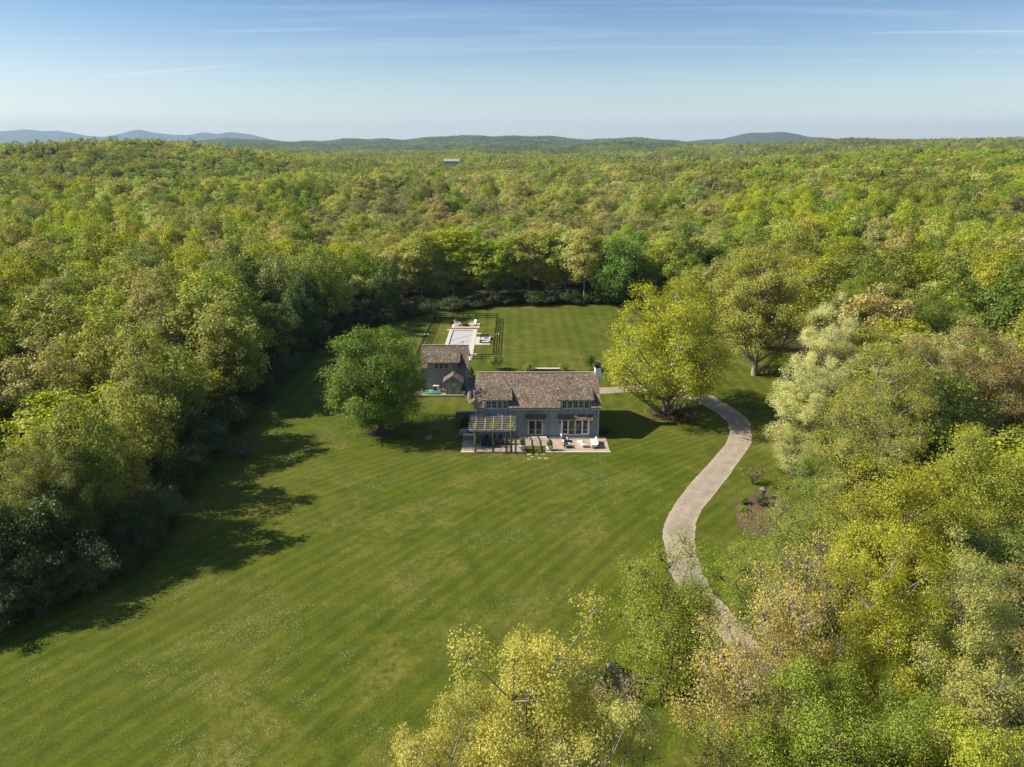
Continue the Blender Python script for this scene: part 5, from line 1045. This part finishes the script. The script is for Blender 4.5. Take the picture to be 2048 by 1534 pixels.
# ------------------------------------------------------------------ the woods: the nearest individually, the rest as one mass
FOREST_HOLES = [(G(1380, 850), 3)]
drive_pts = [(p.x, p.y) for p in DRIVE_MID]
def zone_ok(x, y, R):
    if y < 18: return False
    if inside(LAWN, x, y) or (-33 < x < -8 and 150 < y < 183): return False
    for k in range(8):
        a = k*math.pi/4
        if inside(LAWN, x+R*.42*math.cos(a), y+R*.42*math.sin(a)): return False
    if y < 140:
        for dx_, dy_ in drive_pts:
            if (x-dx_)**2+(y-dy_)**2 < (R*.5+2.6)**2: return False
    if y < 60 and abs(x) < 12 and x < 9: return False
    return True
def vnoise(x, y, s, seed):
    rng = np.random.default_rng(seed); g = rng.random((64, 64)); u = (np.asarray(x)/s+1000) % 63; v = (np.asarray(y)/s+1000) % 63
    i = np.floor(u).astype(int); j = np.floor(v).astype(int); fu = u-i; fv = v-j; fu = fu*fu*(3-2*fu); fv = fv*fv*(3-2*fv)
    i2 = (i+1) % 64; j2 = (j+1) % 64
    return (g[i, j]*(1-fu)*(1-fv)+g[i2, j]*fu*(1-fv)+g[i, j2]*(1-fu)*fv+g[i2, j2]*fu*fv)
def candidates(d0, d1, sp, seed, half=math.radians(50)):
    rng = np.random.default_rng(seed); n = int(2*d1/sp)+2; gx, gy = np.meshgrid(np.arange(-n//2, n//2)*sp, np.arange(0, n)*sp*.5)
    gx = gx+(np.arange(gx.shape[0]) % 2)[:, None]*sp*.5; gx = gx.ravel()[...]; gy = np.repeat(np.arange(0, n)*sp, gx.size//n)
    X = gx+rng.uniform(-.36, .36, gx.size)*sp; Y = gy+rng.uniform(-.36, .36, gx.size)*sp; d = np.hypot(X, Y); a = np.abs(np.arctan2(X, Y)); ok = (d >= d0) & (d < d1) & (a < half); return X[ok], Y[ok]
def kinds(x, y, u1, u2):
    """colour kind of the wood at a place: broad drifts with strays"""
    n = vnoise(x, y, 38, 5); n2 = vnoise(x, y, 90, 6); px = 1024+1498*x/max(y, 1)
    if 215 < y < 680 and 620 < px < 1480 and n2 < .92: opts = ['brown twiggy', 'grey-green', 'olive green', 'tan budding'] if u1 < .8 else ['olive green', 'bright green', 'grey-green', 'light olive']
    elif u1 < .16: opts = ['bright green', 'yellow-green', 'tan budding', 'mid green', 'pale cream-green']
    elif n < .32: opts = ['bright green', 'yellow-green', 'yellow-green', 'mid green']
    elif n < .5: opts = ['bright green', 'olive green', 'yellow-green', 'light olive']
    elif n < .68: opts = ['light olive', 'tan budding', 'olive green', 'yellow-green']
    else: opts = ['grey-green', 'olive green', 'bright green', 'mid green']
    k = opts[int(u2*len(opts)) % len(opts)]
    if u1 > .985: k = 'pale cream-green'
    if .95 < u1 < .97 and y > 500: k = 'dark green'
    return k
cand = []
for d0, d1, sp in ((20, 70, 6.2), (70, 330, 8.6)):
    X, Y = candidates(d0, d1, sp, int(d1)); rng = np.random.default_rng(int(d1)+1)
    for x, y in zip(X, Y):
        R = rng.uniform(4.6, 7.2) if d0 > 50 else rng.uniform(4.0, 6.0); 
        u1, u2, u3 = rng.random(3)
        if not zone_ok(x, y, R): continue
        if any((x-a)**2+(y-b)**2 < (.52*(R+r))**2 for a, b, r in PLACED): continue
        px_, py_ = PX(x, y, 12)
        if px_ < (-650 if y < 90 else -140) or px_ > 2190 or py_ > 1900: continue
        cand.append((x, y, R, u1, u2, u3))
cand.sort(key=lambda c: math.hypot(c[0], c[1])+(1000 if PX(c[0], c[1], 12)[0] < -130 or PX(c[0], c[1], 12)[0] > 2180 else 0))
N_IND = 300-len(PLACED)
ind, rest = cand[:N_IND], cand[N_IND:]
print('individual trees', len(PLACED)+len(ind), 'rest', len(rest), 'last dist', math.hypot(ind[-1][0], ind[-1][1]))
def zone(x, y):
    px, py = PX(x, y, 12)
    if py > 1000 and px > 1024: return 'in the wood at the bottom right'
    if px > 1500: return ('in the right wood below the white blossoming trees' if py > 820 else 'in the wood right of the white blossoming trees' if py > 600 else 'in the upper right wood behind the olive oaks')
    if px > 1290: return 'in the wood behind the yellow maple'
    if px > 980: return 'in the wood behind the open back lawn'
    if px > 780: return 'in the wood behind the fenced pool'
    if px > 600: return 'in the wood above the round tree'
    if px > 330: return 'in the left wood, inner part' if py < 560 else 'in the left wood beside the lawn'
    return 'in the left wood by the photo edge, upper part' if py < 620 else 'in the left wood by the photo edge, lower part'
names = {'bright green': 'broadleaf_tree', 'yellow-green': 'maple_tree', 'olive green': 'broadleaf_tree', 'pale cream-green': 'birch_tree', 'tan budding': 'oak_tree', 'grey-green': 'broadleaf_tree', 'mid green': 'broadleaf_tree', 'light olive': 'oak_tree', 'brown twiggy': 'bare_tree', 'dark green': 'broadleaf_tree'}
groups = {}; recs = []
for x, y, R, u1, u2, u3 in ind:
    k = kinds(x, y, u1, u2); H = 12+u3*8 if not (y > 190 and 600 < PX(x, y)[0] < 1480) else 9.5+u3*4.5; H = min(H, 9+u3*4) if (x > -66 and x < -20 and 40 < y < 108) else H; H *= 1.0 if y > 75 else .9
    if k in ('tan budding', 'light olive', 'grey-green', 'pale cream-green'): vs = [3, 4, 0, 2]
    elif k == 'brown twiggy': vs = [5]
    else: vs = [0, 1, 2]
    d = math.hypot(x, y)
    if d < 66: lib = NEAR; v = {3: 0, 4: 1, 0: 2, 1: 2, 2: 2, 5: 4}[vs[int(u2*17) % len(vs)]]
    else: lib = MID; v = vs[int(u2*17) % len(vs)]
    recs.append((zone(x, y), k, PX(x, y, H)[0], x, y, H, R, lib[v], u3)); groups.setdefault((zone(x, y), k), []).append(recs[-1])
ordn = ['leftmost', 'second from left', 'third from left', 'fourth from left', 'fifth from left', 'sixth from left', 'seventh from left', 'eighth from left', 'ninth from left', 'tenth from left']
for (zn, k), lst in groups.items():
    lst.sort(key=lambda r: r[2])
    for i, (z_, k_, p_, x, y, H, R, lb, u) in enumerate(lst):
        pos = '' if len(lst) == 1 else ', '+(ordn[i] if i < 10 and i <= len(lst)//2 else ('rightmost' if i == len(lst)-1 else ordn[len(lst)-1-i].replace('left', 'right') if len(lst)-1-i < 10 else 'number %d from left' % (i+1)))
        kind, mh, mr, me = lb; thing_tree(names[k], x, y, float(terrain(x, y)), R/mr, rt.uniform(0, 6.28), jit(COL[k], rt), me, '%s tree %s%s' % (k, zn, pos), 'tree', 'trees of the wood '+zn.replace('in the ', 'in the '), H/mh)
# shrubs closing the edge of the wood
def edge_shrubs():
    pts = [Vector(p) for p in LAWN]; n = len(pts); rg = random.Random(3); cnt = 0; rows = {}
    for i in range(n):
        a, b = pts[i], pts[(i+1) % n]; L = (b-a).length; lft = a.x < -20 and a.y < 150; m = int(L/(1.9 if lft else 1.5 if min(a.y, b.y) > 165 else 2.6))
        for k in range(m):
            p = a.lerp(b, (k+rg.random())/max(m, 1)); nr = Vector(((b-a).y, -(b-a).x)).normalized(); p = p+nr*rg.uniform(-.2, 3.0 if lft else 7.0 if p.y > 165 else 2.0)
            if p.y < 40 or p.y > 198: continue
            if p.x > 24 and p.y < 92: continue
            if p.x > 24 and p.y < 175 and rg.random() < .6: continue
            px, py = PX(p.x, p.y, 1)
            if not (-60 < px < 2100): continue
            s = 'at the left lawn edge' if p.x < -18 and p.y < 150 else 'at the far lawn edge' if p.y > 150 and p.x < 30 else 'at the right lawn edge'
            rows.setdefault(s, []).append((px, p.x, p.y))
    for s, l in rows.items():
        l.sort(key=lambda r: r[2] if 'far' not in s else r[0])
        for j, (px, x, y) in enumerate(l):
            k, mh, mr, me = SHR[j % 2]; sc_ = rg.uniform(.9, 1.6); q = rg.uniform(1.8, 3.8) if 'far' in s else rg.uniform(2.2, 5.0)
            word = ['dark', 'deep green', 'olive', 'grey-green'][j % 4]; col = {'dark': (.035, .065, .02), 'deep green': (.05, .09, .02), 'olive': (.072, .085, .022), 'grey-green': (.078, .098, .042)}[word]
            marks = sorted((abs(mx_-PX(x, y, 1)[0])+abs(my_-PX(x, y, 1)[1]), nm) for mx_, my_, nm in MARKS); key = (s, word, marks[0][1]); cnts[key] = cnts.get(key, 0)+1; q_ = ('', ' second', ' third', ' fourth', ' fifth', ' sixth', ' seventh')[min(6, cnts[key]-1)]
            thing_tree('shrub', x, y, 0, sc_, rg.uniform(0, 6), col, me, '%s wild shrub %s, %s%s' % (word, s, marks[0][1], q_ and ','+q_+' one'), 'shrub', 'wild shrubs '+s, q/mh*1.0, ('foliage', 'stem'))
MARKS = [(0, 1200, 'by the photo edge'), (230, 1090, 'in the left foreground'), (350, 960, 'by the deepest shade'), (450, 850, 'below the upper shade'), (560, 750, 'beside the shaded strip'), (650, 680, 'left of the round tree'), (760, 645, 'behind the round tree'), (860, 625, 'by the fence corner'),
         (930, 620, 'behind the pool gates'), (1000, 614, 'by the right fence corner'), (1080, 610, 'behind the mown lawn'), (1180, 609, 'near the corner tree'), (1290, 610, 'right of the corner tree'), (1400, 650, 'behind the maple'), (1540, 720, 'by the twin-trunk oak')]
cnts = {}
edge_shrubs()
# ---- the rest of the woods
def woods():
    src = bpy.data.collections.new('woodland_sources'); libs = []
    def add(name, meshes, order):
        cr, tk = meshes; 
        n1 = len(cr.vertices); V = np.empty(n1*3, np.float32); cr.vertices.foreach_get('co', V); n2 = len(tk.vertices); V2 = np.empty(n2*3, np.float32); tk.vertices.foreach_get('co', V2)
        f1 = np.empty(len(cr.polygons)*4, np.int32); cr.loops.foreach_get('vertex_index', f1); f2 = np.empty(len(tk.polygons)*4, np.int32); tk.loops.foreach_get('vertex_index', f2)
        me = quadmesh(name, np.concatenate([V.reshape(-1, 3), V2.reshape(-1, 3)]), np.concatenate([f1.reshape(-1, 4), f2.reshape(-1, 4)+n1])); me.materials.append(M['wleaf']); me.materials.append(M['bark'])
        mi = np.zeros(len(me.polygons), np.int32); mi[len(f1)//4:] = 1; me.polygons.foreach_set('material_index', mi)
        o = bpy.data.objects.new('%02d_%s' % (order, name), me); src.objects.link(o)
    specs = []
    mids = [MID[0], MID[1], MID[2], MID[3], MID[4], MID[5]]
    for i, m in enumerate(mids): add('wood_a', m[3], i)                                        # 0-5: up to 420 m
    shapes = ['round', 'tall', 'dome', 'round', 'vase', 'vase']
    for i in range(6):
        op = i >= 3; add('wood_b', make_tree('wb%d' % i, 90+i, 16, 5.5, .5, 34, 8, (2600, 2400, 2700, 1900, 1700, 1200)[i], .72 if i < 5 else .5, shapes[i], 1, i == 5, trunk_r=.25, clr=(.24, .36), sub_r=.26), 6+i)   # 6-11: to 900 m
    for i in range(6): add('wood_c', make_tree('wc%d' % i, 110+i, 16, 5.5, 0, 24, 5, (620, 580, 640, 480, 440, 360)[i], 1.35 if i < 5 else 1.0, shapes[i], 1, False, trunk_r=.3, clr=(.26, .38), limbs=False, sub_r=.28), 12+i)    # 12-17: to 3 km
    add('wood_con', make_conifer('wcon', 130, 18, 3.6, 900, 1.0), 18)
    for i in range(3): add('grove', make_tree('gr%d' % i, 140+i, 15, 16, -3, 46, 5, 900, 3.4, 'round', 1, False, trunk_r=.3, clr=(.14, .24), limbs=False, sub_r=.26), 19+i)  # 19-21: beyond
    P = []; S = []; I = []; T = []; RZ = []
    rng = np.random.default_rng(77)
    def emit(x, y, R, H, idx, col):
        q = (.66+.42*float(vnoise(x, y, 24+y*.02, 15))+.34*float(vnoise(x, y, 110, 16)))*(1-.30*min(1, max(0, (y-700)/2600))); col = lift(tuple(v*q for v in col))  # tint also darkens with distance: shade of the far woods put into leaf colour
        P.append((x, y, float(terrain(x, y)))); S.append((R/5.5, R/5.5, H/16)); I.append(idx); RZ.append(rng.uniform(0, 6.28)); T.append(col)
    def pick(k):
        if k == 'brown twiggy': return 5
        if k in ('tan budding', 'light olive', 'grey-green', 'pale cream-green'): return int(rng.choice([3, 4, 0, 2]))
        return int(rng.choice([0, 1, 2]))
    for x, y, R, u1, u2, u3 in rest:
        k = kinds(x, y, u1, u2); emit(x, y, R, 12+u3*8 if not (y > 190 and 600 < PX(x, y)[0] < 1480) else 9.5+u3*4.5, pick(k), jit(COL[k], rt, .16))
    for d0, d1, sp, base in ((330, 420, 8.8, 0), (420, 950, 9.8, 6), (950, 1900, 11.5, 12), (1900, 3300, 13.0, 12)):
        X, Y = candidates(d0, d1, sp, int(d1)+3)
        for x, y in zip(X, Y):
            u1, u2, u3 = rng.random(3); R = sp*rng.uniform(.52, .84); k = kinds(x, y, u1, u2); H = 9.5+u3*9.5+(2 if d0 > 900 else 0)
            px = 1024+1498*x/y
            con = (1240 < px < 1500 and 1250 < y < 1700 and vnoise(x, y, 60, 9) > .36) or (px < 230 and 700 < y < 1200 and vnoise(x, y, 40, 9) > .72) or (u1 > .988)
            if con: emit(x, y, 7.0, 12+u3*3.5, 18, (.045, .08, .024)); continue
            if (x-FARB[0])**2 < 19**2 and -9 < y-FARB[1] < 12: continue
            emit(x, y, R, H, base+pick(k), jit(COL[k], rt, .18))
    X, Y = candidates(3300, 7600, 33, 5, math.radians(39))
    Z = terrain(X, Y)
    for x, y in zip(X, Y):
        u = rng.random(); k = ['bright green', 'mid green', 'olive green', 'yellow-green', 'dark green', 'light olive'][int(rng.choice(6, p=[.25, .25, .22, .12, .08, .08]))]
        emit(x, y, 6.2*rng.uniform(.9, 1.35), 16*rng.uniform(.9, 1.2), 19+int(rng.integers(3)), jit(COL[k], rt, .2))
    n = len(P); me = bpy.data.meshes.new('woodland'); me.vertices.add(n); me.vertices.foreach_set('co', np.array(P, np.float32).ravel())
    def attr(nm, ty, data, key='value'):
        a = me.attributes.new(nm, ty, 'POINT'); a.data.foreach_set(key, np.asarray(data).ravel())
    attr('size', 'FLOAT_VECTOR', np.array(S, np.float32), 'vector'); attr('which', 'INT', np.array(I, np.int32)); attr('turn', 'FLOAT_VECTOR', np.array([(0, 0, r) for r in RZ], np.float32), 'vector')
    attr('tint', 'FLOAT_COLOR', np.array([(*c, 1) for c in T], np.float32), 'color')
    o = bpy.data.objects.new('woodland', me); C.objects.link(o); tag(o, 'spring wood of mixed greens rolling away to the horizon hills', 'woodland', None, 'stuff')
    ng = bpy.data.node_groups.new('woodland', 'GeometryNodeTree'); ng.interface.new_socket('Geometry', in_out='INPUT', socket_type='NodeSocketGeometry'); ng.interface.new_socket('Geometry', in_out='OUTPUT', socket_type='NodeSocketGeometry')
    gi = ng.nodes.new('NodeGroupInput'); go = ng.nodes.new('NodeGroupOutput'); ip = ng.nodes.new('GeometryNodeInstanceOnPoints'); ci = ng.nodes.new('GeometryNodeCollectionInfo')
    ci.inputs['Collection'].default_value = src; ci.inputs['Separate Children'].default_value = True; ci.inputs['Reset Children'].default_value = True
    def na(nm, ty): q = ng.nodes.new('GeometryNodeInputNamedAttribute'); q.data_type = ty; q.inputs['Name'].default_value = nm; return q.outputs['Attribute']
    l = ng.links; l.new(gi.outputs[0], ip.inputs['Points']); l.new(ci.outputs[0], ip.inputs['Instance']); ip.inputs['Pick Instance'].default_value = True
    l.new(na('which', 'INT'), ip.inputs['Instance Index']); l.new(na('turn', 'FLOAT_VECTOR'), ip.inputs['Rotation']); l.new(na('size', 'FLOAT_VECTOR'), ip.inputs['Scale']); l.new(ip.outputs[0], go.inputs[0])
    md = o.modifiers.new('woodland', 'NODES'); md.node_group = ng
    print('woodland instances', n)
woods()
# ------------------------------------------------------------------ the air
def haze():
    m = bpy.data.materials.new('haze'); m.use_nodes = True; t = m.node_tree; t.nodes.clear(); out = t.nodes.new('ShaderNodeOutputMaterial'); v = t.nodes.new('ShaderNodeVolumePrincipled')
    v.inputs['Color'].default_value = (.54, .75, 1.0, 1); v.inputs['Density'].default_value = 6.2e-5; v.inputs['Anisotropy'].default_value = 0.1; t.links.new(v.outputs[0], out.inputs['Volume'])
    mb = MB(); mb.box(-22500, 22500, -22500, 22500, -160, 620); o = mb.build('haze', m); o['kind'] = 'stuff'; o['label'] = 'thin blue haze over the far hills'; o['category'] = 'haze'
haze()
